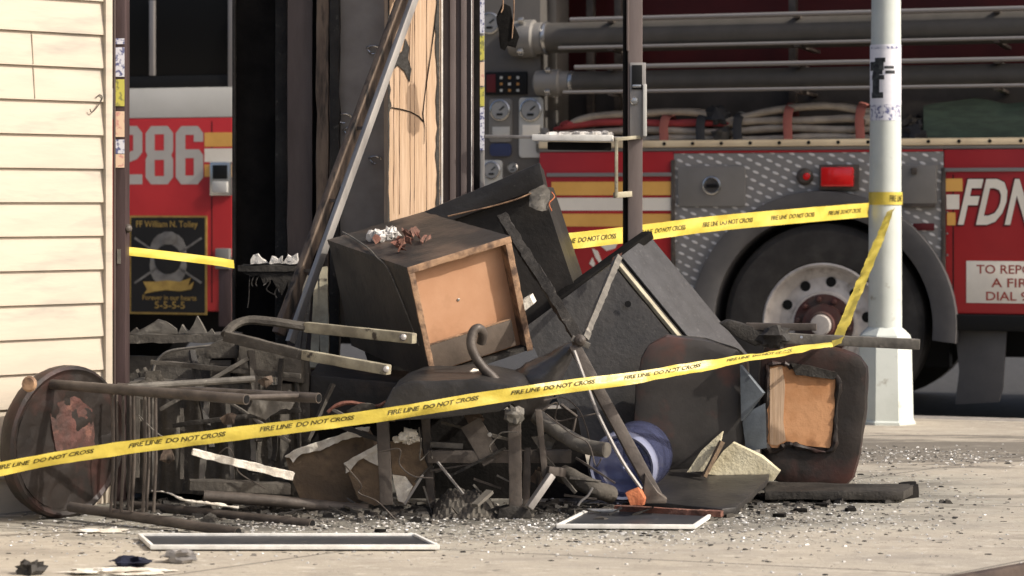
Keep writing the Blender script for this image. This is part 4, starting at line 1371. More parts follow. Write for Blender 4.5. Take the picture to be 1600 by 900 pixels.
MB().lathe([(.016, 0), (.015, .003)], k, n_, 14).build('bore_hole', BLACKP, rc)
m = MB().plate([P(958, 402, 8.36), P(972, 395, 8.36), P(966, 412, 8.36), P(950, 428, 8.36)], (0, .01, 0))
m.build('peeled_edge', RUSTRED, rc, rough=.004, cut=.02)

# ---- crossed bars
m = MB().bar(P(784, 338, 8.12), P(908, 535, 7.66), .034, .03, up=(.2, -1, 0))
tag(m.build('charred_batten', CHAR, rough=.012, cut=.018, rscale=40), 'rough charred wooden batten slanting down right across the open nightstand corner', 'batten')
lg = thing('folding_leg', 'scorched steel leg slanting from the crossed bars down past the blue water bottle', 'metal leg', P(1025, 785, 7.72))
MB().bar(P(897, 540, 7.60), P(1028, 780, 7.50), .038, .03, up=(.2, -1, 0)).build('square_tube', STEELD, lg, bevel=.003, rough=.002, cut=.06)
MB().tube(curve_pts([P(897, 548, 7.58), P(920, 610, 7.55), P(938, 655, 7.50), P(972, 720, 7.46), P(1002, 764, 7.45)], 5), .006, 8).build('highlight_rod', ALU, lg)  # pale rod standing in for the highlight strip along the square tube
m = MB().plate([P(1008, 740, 7.47), P(1028, 768, 7.47), P(1043, 779, 7.48), P(1041, 787, 7.48), P(1004, 787, 7.47)], (0, .045, 0))
m.build('foot', STEELD, lg, bevel=.004)
MB().lathe([(.018, -.03), (.022, 0), (.018, .02), (.006, .028)], P(905, 533, 7.6), (.2, -1, .2), 12).build('bracket', STEELD, lg, rough=.004)
MB().bar(P(893, 528, 7.6), P(921, 541, 7.6), .02, .02).build('bracket_pin', ASHMETAL, lg, bevel=.003)
m = MB().bar(P(966, 402, 8.32), P(913, 530, 7.66), .022, .018, up=(.2, -1, 0))
tag(m.build('grey_batten', ASHMETAL, rough=.005, cut=.03, rscale=30), 'thin grey batten rising from the crossed bars to the top corner of the tilted cabinet', 'batten')
ub = thing('furled_cone', 'dark shiny cone of furled fabric pointing up to the crossed bars', 'furled fabric', P(830, 630, 7.7))
a0, a1 = P(896, 539, 7.66), P(815, 622, 7.74)
d = (a1 - a0)
prof = [(.006, -.01), (.018, .01), (.038, .08), (.068, d.length * .6), (.09, d.length), (.08, d.length * 1.12), (.02, d.length * 1.15)]
MB().lathe(prof, a0, d, 22).build('cone', CONEFAB, ub, rough=.012, cut=.025, rscale=22)
for s in (.35, .7):
    MB().tube([a0 + d * .04 + Vector((.0, -.018, 0)), a0 + d * s + Vector((.02, -.055 * s - .012, .02)), a0 + d * 1.0 + Vector((.05 * s, -.07, .02))], .004, 6).build('rib', STEELD, ub)

# ---- bent hook-shaped tube
hk = MB().tube(curve_pts([P(752, 536, 7.62), P(754, 520, 7.6), P(747, 513, 7.58), P(739, 519, 7.57), P(736, 538, 7.56), P(743, 558, 7.56), P(756, 576, 7.56), P(772, 592, 7.56), P(786, 612, 7.56)], 6), .0165, 14)
tag(hk.build('bent_tube', STEELD, rough=.002, cut=.05), 'hook shaped bent steel tube in front of the nightstand drawer', 'steel tube')
for pl, Y, lb in (([(815, 470), (828, 463), (834, 475), (819, 487)], 7.95, 'white torn chip sticking out right of the nightstand front'),
                  ([(722, 590), (735, 580), (752, 585), (762, 592), (758, 600), (728, 600)], 7.6, 'white crumpled chip lying beneath the nightstand drawer')):
    tag(MB().plate(px(pl, Y), (.01, .02, .01)).build('torn_chip', TORNWHITE, rough=.004, cut=.015), lb, 'white chip')

# ---- bent chair frame with two pale prongs
cf = thing('bent_chair_frame', 'bent U shaped chair frame with two pale scorched prongs pointing right', 'chair frame', P(420, 620, 7.9))
pu = curve_pts([P(352, 523, 7.75), P(366, 508, 7.8), P(390, 500, 7.82), P(430, 503, 7.8)], 5)
MB().tube(pu + [P(480, 511, 7.78)], .0195, 8, flat=.75, up=(0, 0, 1)).build('bend', CHARGREY, cf, rough=.003)
MB().bar(P(478, 511, 7.78), P(648, 529, 7.55), .03, .036).build('prong', CREAMMETAL, cf, bevel=.006, rough=.002, cut=.05)
MB().bar(P(352, 525, 7.75), P(478, 556, 7.6), .03, .036).build('side_bar', CHARGREY, cf, bevel=.006, rough=.004, cut=.05)
MB().bar(P(474, 554, 7.6), P(608, 578, 7.42), .03, .034).build('prong', CREAMMETAL, cf, bevel=.006, rough=.002, cut=.05)
for a, b, Y in ((630, 527, 7.53), (603, 577, 7.41)):
    MB().lathe([(.012, -.01), (.010, .006), (.003, .009)], P(a, b, Y), (.3, -1, .2), 12).build('end_cap', ALU, cf)

# ---- charred armchair behind the stool
ac = thing('charred_armchair', 'ash grey burnt armchair with a rounded back, behind the overturned stool', 'armchair', P(300, 760, 8.05))
bk = [(238, 640), (240, 575), (247, 560), (262, 550), (290, 545), (330, 541), (366, 536), (370, 640)]
MB().plate(px(bk, 8.12), (.03, .12, 0)).build('backrest', CHARGREY, ac, bevel=.01, rough=.010, cut=.035, rscale=16)
MB().tube(curve_pts(px([(238, 590), (241, 573), (249, 559), (264, 549), (292, 544), (330, 540)], 8.10), 4), .005, 8).build('piping', ASHMETAL, ac, rough=.003)
m = MB()
a, b = P(196, 612, 7.95), P(452, 612, 7.85)
nU, nV = 60, 14
vs = []
for i in range(nU + 1):
    for j in range(nV + 1):
        t = i / nU
        x = a.x + (b.x - a.x) * t
        z = a.z * (1 - j / nV) + .03
        y = 7.95 - .1 * t + .010 * math.sin(t * 38 + .6 * math.sin(j * .5)) + .005 * math.sin(t * 90 + 1.) - .02 * (j / nV)
        vs.append((x, y, z))
for i in range(nU):
    for j in range(nV):
        k = i * (nV + 1) + j
        m.f.append((k, k + 1, k + nV + 2, k + nV + 1))
m.v = [Vector(v) for v in vs]
m.build('draped_skirt', CHARGREY, ac, rough=.012, cut=.03, rscale=25, smooth=70)
m = MB().obox((a.x, 7.99, .02), (b.x - a.x, -.06, 0), (0, .3, 0), (0, 0, a.z + .01))
m.build('seat_block', CHARGREY, ac, rough=.02, cut=.05, rscale=14)
m = MB()
for pl, Y, dp in (([(202, 640), (205, 585), (212, 578), (218, 592), (224, 576), (230, 588), (238, 574), (241, 640)], 8.15, .06),):
    m.plate(px(pl, Y), (0, dp, 0))
m.build('torn_side', CHARGREY, ac, rough=.008, cut=.025)
MB().plate(px([(318, 552), (330, 536), (358, 526), (374, 548), (372, 560), (320, 562)], 7.95), (.02, .12, 0)).build('arm_pad', CHARGREY, ac, bevel=.008, rough=.008, cut=.03)
MB().plate(px([(326, 562), (362, 562), (360, 590), (328, 590)], 7.96), (.0, .1, 0)).build('arm_block', CHARGREY, ac, bevel=.006, rough=.005, cut=.03)
MB().plate(px([(372, 530), (470, 562), (474, 600), (372, 586)], 7.92), (.0, .2, 0)).build('arm_side', CHARGREY, ac, bevel=.006, rough=.012, cut=.03)
MB().plate(px([(396, 580), (398, 640), (412, 640), (410, 580)], 7.9), (.0, .06, 0)).build('leg', CHARGREY, ac, rough=.006, cut=.03)
pst = thing('burnt_newel', 'upright ash grey burnt post with peeling sides, between the armchair and the brown torn board', 'post', P(460, 770, 7.98))
MB().plate(px([(448, 560), (480, 555), (486, 640), (478, 735), (446, 735)], 7.98), (.0, .08, 0)).build('post', CHARGREY, pst, bevel=.004, rough=.012, cut=.03, rscale=20)
MB().tube(px([(428, 586), (428, 600), (428, 640)], 7.88), .016, 14).build('pin', CHROME, pst)
MB().bar(P(462, 560, 7.94), P(470, 740, 7.93), .012, .012).build('peeled_strip', ASHMETAL, pst, rough=.004, cut=.03)
sh_ = [(485, 585), (640, 600), (700, 625), (690, 655), (560, 660), (500, 672), (482, 660)]
ds = thing('collapsed_bench', 'dark scorched bench board lying beneath the tipped nightstand', 'bench', P(580, 660, 7.95))
MB().plate(px(sh_, 7.98), (.0, .3, .02)).build('front', BURNTOP, ds, bevel=.006, rough=.006, cut=.05)
MB().tube(curve_pts(px([(512, 644), (525, 634), (545, 629), (568, 632), (590, 634), (603, 628)], 7.72), 5), .010, 8, flat=.6).build('edge_strip', RUSTRED, ds, rough=.004, cut=.02)

# ---- overturned stool at the left
st = thing('overturned_stool', 'overturned round stool at the far left, reddish burnt underside, four dark tube legs pointing right', 'stool', P(100, 808, 7.5))
ax = Vector((.80, -.60, -.03)).normalized()
c = P(103, 690, 7.52)
R_ = .250
prof = [(.02, -.062), (R_ * .8, -.062), (R_ * .96, -.045), (R_, -.015), (R_ * .99, .012), (R_ * .95, .02), (R_ * .9, .012)]
MB().lathe(prof, c, ax, 48).build('seat', CUSHION, st, rough=.006, cut=.05)
MB().lathe([(R_ * .90, .0), (R_ * .88, .014), (.02, .012)], c, ax, 40).build('underside', CUSHION, st, rough=.012, cut=.03, rscale=18)
MB().plate([c + ax * .013 + v for v in (lambda s, u: [s * -.09 + u * .12, s * .02 + u * .15, s * .10 + u * .10, s * .11 - u * .02, s * .02 - u * .06, s * -.06 - u * .02])(ax.cross(Vector((0, 0, 1))).normalized() * -1, Vector((0, 0, 1)))], ax * .006).build('peeled_patch', STOOLRED, st, rough=.010, cut=.02, rscale=30)
LEGS = [((75, 600, 7.46), (385, 624, 7.02)), ((185, 606, 7.72), (498, 622, 7.30)), ((110, 792, 7.46), (372, 832, 7.05)), ((205, 790, 7.72), (488, 819, 7.32))]
for (a, b) in LEGS:
    MB().tube([P(*a), P(*b)], .0165, 14).build('leg', STEELD, st, rough=.0015, cut=.08)
for (a, b) in LEGS:
    e_ = P(*b)
    dd = (e_ - P(*a)).normalized()
    MB().lathe([(.013, 0), (.013, .0022)], e_, dd, 14).build('hollow_end', BLACKP, st)
MB().tube([P(200, 605, 7.30), P(398, 592, 7.42)], .011, 10).build('stretcher', ASHMETAL, st)
MB().tube([P(352, 622, 7.07), P(470, 618, 7.34)], .009, 10).build('stretcher', STEELD, st)
for i, (x, Y) in enumerate(((176, 7.33), (192, 7.31), (209, 7.29), (226, 7.26), (243, 7.24), (182, 7.6), (203, 7.58), (232, 7.55))):
    MB().tube([P(x, 612, Y), P(x + 1, 720, Y), P(x - 3, 800, Y)], .005, 8).build('spindle', STEELD, st)
MB().lathe([(.02, -.008), (.026, 0), (.02, .01)], P(46, 600, 7.30), (-.2, -1, .1), 14).build('leg_cap', EDGEWOOD, st)

# ---- broken table frame in the middle
tb_ = thing('broken_table', 'broken burnt table frame with a black sagging top, under the nightstand', 'table', P(720, 790, 7.65))
tp = [(596, 640), (612, 606), (640, 596), (740, 591), (806, 603), (818, 618), (780, 645), (660, 655), (600, 660)]
MB().plate(px(tp, 7.48), (.04, .26, .03)).build('table_top', CHARSHINE, tb_, bevel=.008, rough=.008, cut=.04)
for a, b, w, Y in (((598, 655), (604, 788), .042, 7.55), ((665, 650), (674, 790), .028, 7.66), ((803, 640), (806, 806), .042, 7.5), ((824, 700), (822, 800), .024, 7.58), ((841, 640), (852, 745), .022, 7.55)):
    MB().bar(P(*a, Y), P(*b, Y), w, .03, up=(0, 1, 0)).build('leg', STEELD, tb_, bevel=.003, rough=.005, cut=.03)
MB().bar(P(668, 713, 7.6), P(892, 713, 7.62), .03, .042).build('rail', STEELD, tb_, bevel=.003, rough=.004, cut=.04)
MB().bar(P(672, 694, 7.62), P(724, 697, 7.62), .02, .02).build('upper_rail', ASHMETAL, tb_, bevel=.003, rough=.003, cut=.03)
MB().bar(P(735, 660, 7.6), P(770, 720, 7.6), .07, .02, up=(0, 1, 0)).build('plate', STEELD, tb_, rough=.006, cut=.03)
MB().bar(P(862, 742, 7.5), P(826, 794, 7.46), .022, .03, up=(.4, -1, 0)).build('brace', ALU, tb_, bevel=.003)
MB().bar(P(855, 735, 7.53), P(882, 738, 7.55), .03, .03).build('brace_joint', STEELD, tb_, bevel=.003, rough=.004, cut=.03)
MB().plate(px([(780, 796), (800, 790), (826, 796), (832, 810), (776, 812)], 7.48), (0, .06, 0)).build('foot', CHAR, tb_, bevel=.003)
MB().lump(P(804, 650, 7.47), (.03, .025, .03), 14, .5, 3, 2.2).build('melted_joint', ASHMETAL, tb_)
MB().tube(px([(876, 632), (900, 650), (896, 668), (892, 684)], 7.72), .006, 8).build('thin_bracket', STEELD, tb_)
MB().plate(px([(640, 640), (900, 640), (930, 785), (640, 790)], 8.0), (0, .03, 0)).build('dark_backing', CHARBLK, tb_, rough=.01, cut=.05)  # black sheet added to paint the dark interior behind the legs
MB().lathe([(.008, 0), (.007, .004)], P(765, 679, 7.56), (0, -1, 0), 10).build('screw', CHROME, tb_)
pp = MB().tube(curve_pts([P(838, 650, 7.66), P(866, 670, 7.62), P(895, 688, 7.58), P(918, 698, 7.55), P(948, 703, 7.5)], 5), .0255, 18)
tag(pp.build('bent_pipe', ASHMETAL, rough=.003, cut=.04), 'thick grey bent pipe ending against the blue water bottle', 'pipe')
hs = MB().tube(curve_pts([P(880, 740, 7.7), P(905, 752, 7.66), P(932, 765, 7.66), P(955, 772, 7.7)], 5), .03, 14)
tag(hs.build('dark_hose_end', CHARGREY, rough=.008, cut=.03), 'sooty grey pipe end low beside the blue water bottle', 'pipe')
MB2 = MB().tube(curve_pts(px([(926, 762), (918, 775), (908, 783), (903, 790)], 7.55), 4), .004, 6)
tag(MB2.build('pale_splinter', ALU), 'small pale splinter left of the blue bottle at ground level', 'splinter')

# ---- torn boards
tbn = thing('torn_board', 'brown fibreboard with a white torn upper edge, left of the table legs', 'board', P(530, 780, 7.75))
MB().plate(px([(446, 716), (572, 672), (583, 690), (600, 770), (560, 786), (470, 784), (456, 750)], 7.76), (.01, .025, .0)).build('board', BOARD, tbn, rough=.006, cut=.03)
MB().plate(px([(444, 714), (470, 700), (520, 684), (560, 669), (577, 668), (574, 680), (540, 686), (505, 702), (470, 710), (458, 722), (452, 716)], 7.745), (.0, .03, .0)).build('torn_edge', TORNWHITE, tbn, rough=.008, cut=.015, rscale=45)
MB().plate(px([(565, 672), (580, 676), (585, 700), (572, 706)], 7.74), (.0, .012, .0)).build('torn_flap', BOARD, tbn, rough=.004, cut=.02)
tbn = thing('torn_triangle', 'second torn fibreboard, pale triangular flap, overlapping the first in front', 'board', P(580, 790, 7.68))
MB().plate(px([(540, 730), (590, 698), (600, 715), (606, 785), (585, 790), (560, 780)], 7.68), (.0, .02, .0)).build('board', BOARD, tbn, rough=.004, cut=.03)
MB().plate(px([(566, 715), (590, 697), (591, 728), (578, 722)], 7.67), (.0, .006, .0)).build('pale_flap', TORNWHITE, tbn)
MB().plate(px([(537, 724), (590, 694), (591, 701), (558, 722), (545, 737), (540, 740), (541, 730)], 7.665), (.0, .012, .0)).build('torn_edge', TORNWHITE, tbn, rough=.005, cut=.015, rscale=45)
tbn = thing('curled_sheet', 'tall curled brown sheet with pale lower edge, between the two left table legs', 'sheet', P(635, 790, 7.6))
MB().plate(px([(610, 690), (655, 688), (668, 730), (636, 788), (622, 786), (612, 735)], 7.64), (.0, .02, .0)).build('sheet', BOARD, tbn, rough=.004, cut=.03)
MB().plate(px([(613, 742), (633, 745), (645, 760), (632, 786), (622, 783)], 7.625), (.0, .01, .0)).build('pale_patch', TORNWHITE, tbn)
MB().bar(P(661, 742, 7.6), P(632, 788, 7.6), .008, .008).build('folded_edge', ALU, tbn)
m = MB()
for i, (a, b, r) in enumerate(((620, 687, .014), (630, 683, .02), (640, 678, .022), (646, 685, .018), (636, 690, .014))):
    m.lump(P(a, b, 7.6), (r * 1.1, r, r * .8), 12, .5, 2.5, i * 1.9)
tag(m.build('foam_lump', TORNWHITE, rough=.004, cut=.02), 'white lump of torn foam between the left table legs', 'foam')

# ---- loose sticks at the left front
sk = MB().bar(P(300, 706, 7.42), P(458, 744, 7.5), .026, .02, taper=1.3)
tag(sk.build('white_batten', TORNWHITE, rough=.006, cut=.02, rscale=40), 'white painted batten lying across the front of the grey armchair', 'batten')
sk = MB().bar(P(295, 757, 7.6), P(453, 763, 7.66), .06, .034)
tag(sk.build('ashen_plank', CHARGREY, bevel=.003, rough=.008, cut=.025), 'ash grey plank lying under the white batten', 'plank')
sk = MB().tube(curve_pts([P(318, 775, 7.56), P(420, 782, 7.6), P(500, 790, 7.64), P(575, 797, 7.66)], 5), .019, 14)
tag(sk.build('sooty_tube', STEELD, rough=.002, cut=.05), 'long sooty steel tube lying on the ground in front of the brown torn board', 'steel tube')
sk = MB().tube(curve_pts([P(238, 767, 7.55), P(262, 770, 7.5), P(290, 782, 7.45), P(330, 787, 7.43), P(372, 793, 7.42)], 5), [.003] * 8 + [.006] * 5 + [.009] * 5 + [.006] * 3, 8, flat=.6)
tag(sk.build('split_splinter', TORNWHITE, rough=.006, cut=.015, rscale=50), 'pale split wood splinter curving over the ground right of the stool', 'splinter')
m = MB()
nU = 24
vs = []
for i in range(nU + 1):
    for j in range(9):
        t, s = i / nU, j / 8
        p = P(676 + 100 * t, 803, 7.5)
        h = .085 * math.sin(math.pi * min(max(t * .95 + .04, 0), 1)) ** .7 * math.sin(math.pi * s * .55) * (1 + .12 * math.sin(9 * t))
        vs.append((p.x, 7.48 + .16 * s, max(0.0, h) + .006 * math.sin(t * 60 + s * 14)))
for i in range(nU):
    for j in range(8):
        k = i * 9 + j
        m.f.append((k, k + 1, k + 10, k + 9))
m.v = [Vector(v) for v in vs]
tag(m.build('corrugated_scrap', CHARGREY, smooth=20), 'humped corrugated grey scrap on the ground between the table legs', 'scrap')
MB2 = MB().bar(P(684, 722, 7.55), P(724, 772, 7.5), .008, .006)
tag(MB2.build('white_sliver', ALU), 'thin white sliver leaning between the middle table legs', 'sliver')
MB2 = MB().bar(P(742, 790, 7.45), P(766, 768, 7.5), .03, .012)
tag(MB2.build('grey_offcut', ASHMETAL, rough=.003, cut=.02), 'small grey offcut on top of the corrugated scrap', 'offcut')

# ---- overturned upholstered chair at the right
oc = thing('overturned_chair', 'overturned chair at the right, dark burnt upholstery, raw orange plywood showing in the seat', 'chair', P(1200, 765, 8.25))
sc = [(1186, 560), (1192, 541), (1215, 533), (1262, 535), (1318, 548), (1345, 556), (1356, 575), (1354, 640), (1344, 712), (1334, 748), (1318, 765), (1270, 767), (1205, 752), (1188, 735), (1184, 660)]
MB().plate(px(sc, 8.2), (.02, .11, 0)).build('seat', CUSHION, oc, bevel=.03, rough=.006, cut=.05)
MB().plate(px([(1202, 572), (1226, 570), (1240, 578), (1272, 583), (1306, 589), (1304, 640), (1298, 701), (1250, 695), (1230, 690), (1216, 700), (1200, 699), (1199, 640)], 8.192), (.0, .012, 0)).build('exposed_plywood', PLYORANGE, oc, rough=.004, cut=.03)
ppl = px([(1200, 570), (1226, 568), (1240, 576), (1272, 581), (1308, 588), (1306, 640), (1300, 703), (1250, 698), (1230, 694), (1216, 703), (1198, 701), (1197, 640), (1200, 570)], 8.192)
MB().tube(curve_pts(ppl, 4), [.009 + .006 * math.sin(i * 1.7) * math.sin(i * .6) for i in range(49)], 8).build('charred_rim', CUSHION, oc, rough=.010, cut=.02, rscale=40)
MB().plate(px([(1203, 576), (1222, 572), (1227, 600), (1224, 660), (1228, 688), (1214, 696), (1203, 694)], 8.189), (.0, .004, 0)).build('pale_splintered_strip', STUD, oc, rough=.003, cut=.02)
MB().plate(px([(1236, 568), (1262, 571), (1310, 582), (1304, 594), (1270, 588), (1244, 586)], 8.178), (.0, .02, 0)).build('torn_rim', CHAR, oc, rough=.008, cut=.02)
bkr = [(992, 600), (1000, 560), (1012, 537), (1040, 524), (1100, 530), (1152, 545), (1168, 565), (1166, 640), (1165, 690), (1150, 730), (1100, 736), (1020, 735), (994, 715), (988, 660)]
MB().plate(px(bkr, 8.12), (.02, .09, 0)).build('backrest', REDDENED, oc, bevel=.025, rough=.005, cut=.05)
MB().plate(px([(1126, 506), (1140, 500), (1205, 518), (1206, 536), (1180, 540), (1150, 526)], 8.12), (0, .09, 0)).build('seat_rail', CHAR, oc, bevel=.005, rough=.005, cut=.03)
MB().bar(P(1165, 510, 8.14), P(1276, 511, 8.1), .03, .026).build('stretcher', STEELD, oc, bevel=.004, rough=.003, cut=.03)
MB().bar(P(1195, 527, 8.08), P(1437, 538, 8.0), .04, .036).build('leg', ASHMETAL, oc, bevel=.004, rough=.003, cut=.05)
MB().lump(P(1210, 527, 8.06), (.055, .04, .038), 14, .4, 4, 5.5).build('melted_knuckle', CHAR, oc, rough=.006, cut=.02)
MB().lathe([(.006, 0), (.005, .004)], P(1252, 527, 8.02), (0, -1, .2), 10).build('rivet', CHROME, oc)
gs = MB().plate(px([(1156, 570), (1192, 614), (1172, 640), (1158, 658)], 8.09), (.01, .008, 0))
gs.plate(px([(1160, 660), (1176, 640), (1196, 630), (1198, 700), (1166, 706)], 8.11), (.0, .008, 0))
tag(gs.build('steel_shard', GREYSTEEL, bevel=.001), 'blue grey bent steel shard between the backrest and seat of the overturned chair', 'shard')

# ---- foam, boards and bottle on the ground at the right
fm = MB().plate(px([(1103, 741), (1130, 705), (1145, 692), (1190, 714), (1219, 737), (1208, 752)], 8.02), (.01, .05, 0))
tag(fm.build('foam_slab', FOAM, rough=.005, cut=.03), 'large wedge of yellow foam propped against the overturned chair seat', 'foam')
fm = MB().plate(px([(1073, 738), (1095, 705), (1118, 684), (1128, 675), (1122, 700), (1106, 736)], 7.98), (.01, .04, 0))
tag(fm.build('foam_sliver', FOAM, rough=.005, cut=.03), 'narrow sliver of yellow foam left of the larger foam wedge', 'foam')
fm = MB().bar(P(1128, 690, 7.96), P(1100, 745, 7.94), .02, .014)
tag(fm.build('brown_strip', BOARD, rough=.004, cut=.02), 'brown strip of wood lying between the two pieces of yellow foam', 'strip')
bd = MB().plate([G(1195, 766, .012), G(1432, 770, .012), G(1412, 781, .012), G(1195, 781, .012)], (0, 0, .03))
tag(bd.build('flat_board', CHAR, bevel=.003, rough=.005, cut=.05), 'dark burnt board lying flat under the overturned chair seat', 'board')
bd = MB().plate([G(1404, 772, .0), G(1430, 770, .0), G(1434, 777, .0), G(1418, 780, .0)], (0, 0, .04))
tag(bd.build('charcoal_lump', CHARBLK, rough=.010, cut=.02), 'lump of charcoal at the right end of the flat dark board', 'charcoal')
bd = MB().plate([G(1045, 738, .07), G(1207, 741, .07), G(1196, 762, .05), G(1150, 803, .01), G(1128, 806, .008), G(985, 790, .02)], (0, 0, .022))
tag(bd.build('charred_sheet', CHARSHINE, bevel=.003, rough=.005, cut=.05), 'charred black panel lying flat right of the blue water bottle', 'panel')
bd = MB().bar(G(962, 794, .02), G(1128, 803, .02), .03, .018)
tag(bd.build('rusty_strip', RUSTRED, rough=.004, cut=.03), 'rusty reddish strip along the front edge of the black panel', 'strip')
jg = thing('water_bottle', 'large blue plastic water bottle lying on its side behind the folding leg', 'water bottle', G(985, 785))
ja = Vector((.27, .96, .06)).normalized()
jc = P(972, 730, 7.74)
R_ = .117
prof = [(.02, .012), (R_ * .62, .010), (R_ * .72, .0), (R_ * .86, .004), (R_ * .97, .02), (R_, .045), (R_ * .97, .075), (R_ * .975, .085), (R_, .10), (R_, .16), (R_ * .97, .175), (R_ * .97, .185), (R_, .2), (R_, .27), (R_ * .9, .31), (R_ * .5, .36), (R_ * .24, .38), (R_ * .22, .43), (.01, .432)]
prof = [(R_ * .15, .03), (R_ * .45, .026), (R_ * .66, .012)] + prof[2:]
MB().lathe(prof, jc, ja, 44).build('bottle', BLUEPLASTIC, jg, smooth=50)
MB().lathe([(R_ * .86, -.004), (R_ * .93, -.008), (R_ * 1.0, .006), (R_ * 1.015, .03), (R_ * .99, .034)], jc, ja, 44, caps=False).build('base_ring', BOTTLERIM, jg, smooth=60)
bk_ = MB().plate(px([(976, 770), (997, 761), (1007, 780), (1004, 791), (984, 791)], 7.43), (.01, .05, 0))
tag(bk_.build('brick_chunk', BRICK, bevel=.004, rough=.006, cut=.02), 'broken chunk of orange brick at the foot of the folding leg', 'brick')


def frame_on_ground(name, label, cor, w, z=.012, h=.014):
    t = thing(name, label, 'framed panel', (sum(cor, Vector()) / 4))
    for i in range(4):
        a, b = cor[i], cor[(i + 1) % 4]
        d = (b - a).normalized()
        e = .0 if i % 2 else w * .5
        MB().bar(a - d * e + Vector((0, 0, z)), b + d * e + Vector((0, 0, z)), w * (1. if i % 2 == 0 else .99), h * (1 if i % 2 == 0 else .94)).build('frame_side', WHITE, t, bevel=.002)
    cen = sum(cor, Vector()) / 4
    MB().plate([cen + (c - cen) * .985 + Vector((0, 0, z - .004)) for c in cor], (0, 0, .004)).build('panel', DARKGLASS, t)


frame_on_ground('framed_panel', 'small white edged dark panel on the pavement in front of the black panel', [G(872, 828), G(1084, 829), G(1118, 806), G(918, 804)], .011)
frame_on_ground('framed_panel', 'long narrow white edged dark panel on the pavement at the front left', [G(238, 861), G(684, 861), G(648, 843), G(218, 843)], .011)

# ---- loose bits on the pavement
for nm, mt, lb, ct, a, b, r, fl_ in (
        ('white_chip', TORNWHITE, 'flat white chip on the pavement below the overturned stool', 'chip', 156, 832, (.075, .03, .006), 0),
        ('navy_rag', NAVY, 'dark crumpled rag at the bottom left corner of the pavement', 'rag', 207, 886, (.05, .035, .016), .3),
        ('white_scrap', TORNWHITE, 'white torn scrap under the dark rag at the bottom left', 'scrap', 182, 896, (.12, .045, .008), 0),
        ('foil_shard', ALU, 'crumpled pale foil shard in front of the long narrow panel', 'foil', 281, 879, (.045, .03, .02), .2),
        ('brown_lump', CHAR, 'small dark brown lump at the left bottom edge', 'lump', 48, 897, (.035, .03, .02), .3)):
    p = G(a, b)
    tag(MB().lump((p.x, p.y, r[2] * .8), r, 14, .6, 2.4, a * .1, flat=.3).build(nm, mt, rough=.006, cut=.02, rscale=40), lb, ct)
for i, (a, b, w, lb) in enumerate(((1283, 791, .035, 'larger black flake of char below the flat dark board, nearest the board'), (1252, 800, .03, 'black flake of char at the left below the flat dark board'), (1218, 808, .022, 'small black flake of char on the pavement, left end of the row below the board'), (1328, 799, .02, 'single black flake right of the other flakes below the board'), (593, 832, .018, 'small black flake in front of the sooty tube'))):
    p = G(a, b)
    q = [p + Vector((math.cos(k) * w * rng.uniform(.6, 1.2), math.sin(k) * w * .7 * rng.uniform(.6, 1.2), .001)) for k in (0, 1.1, 2.2, 3.3, 4.3, 5.3)]
    tag(MB().plate(q, (0, 0, .010)).build('char_flake', CHARBLK, rough=.004, cut=.015), lb, 'char flake', 'char flakes on the pavement')

for i in range(22):
    bx_ = rng.uniform(420, 1000)
    q = G(bx_, rng.uniform(786, 806), .012)
    an = rng.uniform(0, 6.28)
    L_ = rng.uniform(.04, .11)
    tag(MB().bar(q, q + Vector((math.cos(an) * L_, math.sin(an) * L_ * .6, rng.uniform(0, .03))), rng.uniform(.006, .014), rng.uniform(.005, .010), taper=rng.uniform(.3, 1)).build('charred_stick', rng.choice((CHAR, CHARGREY, ASHMETAL)), rough=.004, cut=.015, rscale=40),
        'short burnt splinter lying along the front foot of the pile', 'stick', 'short burnt splinters along the foot of the pile')
for i in range(10):
    q = P(rng.uniform(640, 900), rng.uniform(690, 780), 7.62)
    an = rng.uniform(-1.2, 1.2)
    L_ = rng.uniform(.06, .16)
    tag(MB().bar(q, q + Vector((math.cos(an) * L_, rng.uniform(-.04, .04), math.sin(an) * L_ - .02)), .008, .007, taper=rng.uniform(.4, 1)).build('scorched_splinter', rng.choice((CHAR, STEELD, ASHMETAL, CHARGREY)), rough=.003, cut=.02, rscale=40),
        'thin scorched slat tangled among the legs of the broken table', 'slat', 'thin slats tangled in the broken table')

for i in range(9):
    bx_, by_ = rng.uniform(200, 900), rng.uniform(600, 740)
    q0 = P(bx_, by_, 7.5 + rng.uniform(-.04, .1))
    pts = [q0]
    for k in range(4):
        pts.append(pts[-1] + Vector((rng.uniform(-.01, .09), rng.uniform(-.03, .03), rng.uniform(-.07, .03))))
    tag(MB().tube(curve_pts(pts, 5), .0024, 5).build('loose_wire', rng.choice((STEELD, ASHMETAL, CHARGREY))), 'loose thin burnt wire curling out of the front of the pile', 'wire', 'loose burnt wires in the pile')
for i in range(16):
    bx_, by_ = rng.choice(((rng.uniform(205, 440), rng.uniform(590, 760)), (rng.uniform(640, 900), rng.uniform(650, 780)), (rng.uniform(400, 640), rng.uniform(590, 670))))
    q0 = P(bx_, by_, 7.6 + rng.uniform(0, .12))
    s_ = rng.uniform(.02, .055)
    an = rng.uniform(0, 6.28)
    pl_ = [q0 + Vector((math.cos(an + k) * s_ * rng.uniform(.5, 1.2), rng.uniform(-.015, .015), math.sin(an + k) * s_ * rng.uniform(.5, 1.2))) for k in (0, 1.2, 2.3, 3.6, 4.9)]
    tag(MB().plate(pl_, (0, .004, 0)).build('scorched_flake', rng.choice((CHARGREY, ASHMETAL, CHAR, SCORCHTIMBER)), rough=.01, cut=.015, rscale=30), 'curled scorched flake caught in the middle of the burnt pile', 'flake', 'curled flakes caught in the pile')
kf_ = thing('collapsed_chair_frame', 'collapsed charred chair frame of crossed bars in front of the grey armchair back', 'chair frame', P(330, 640, 7.8))
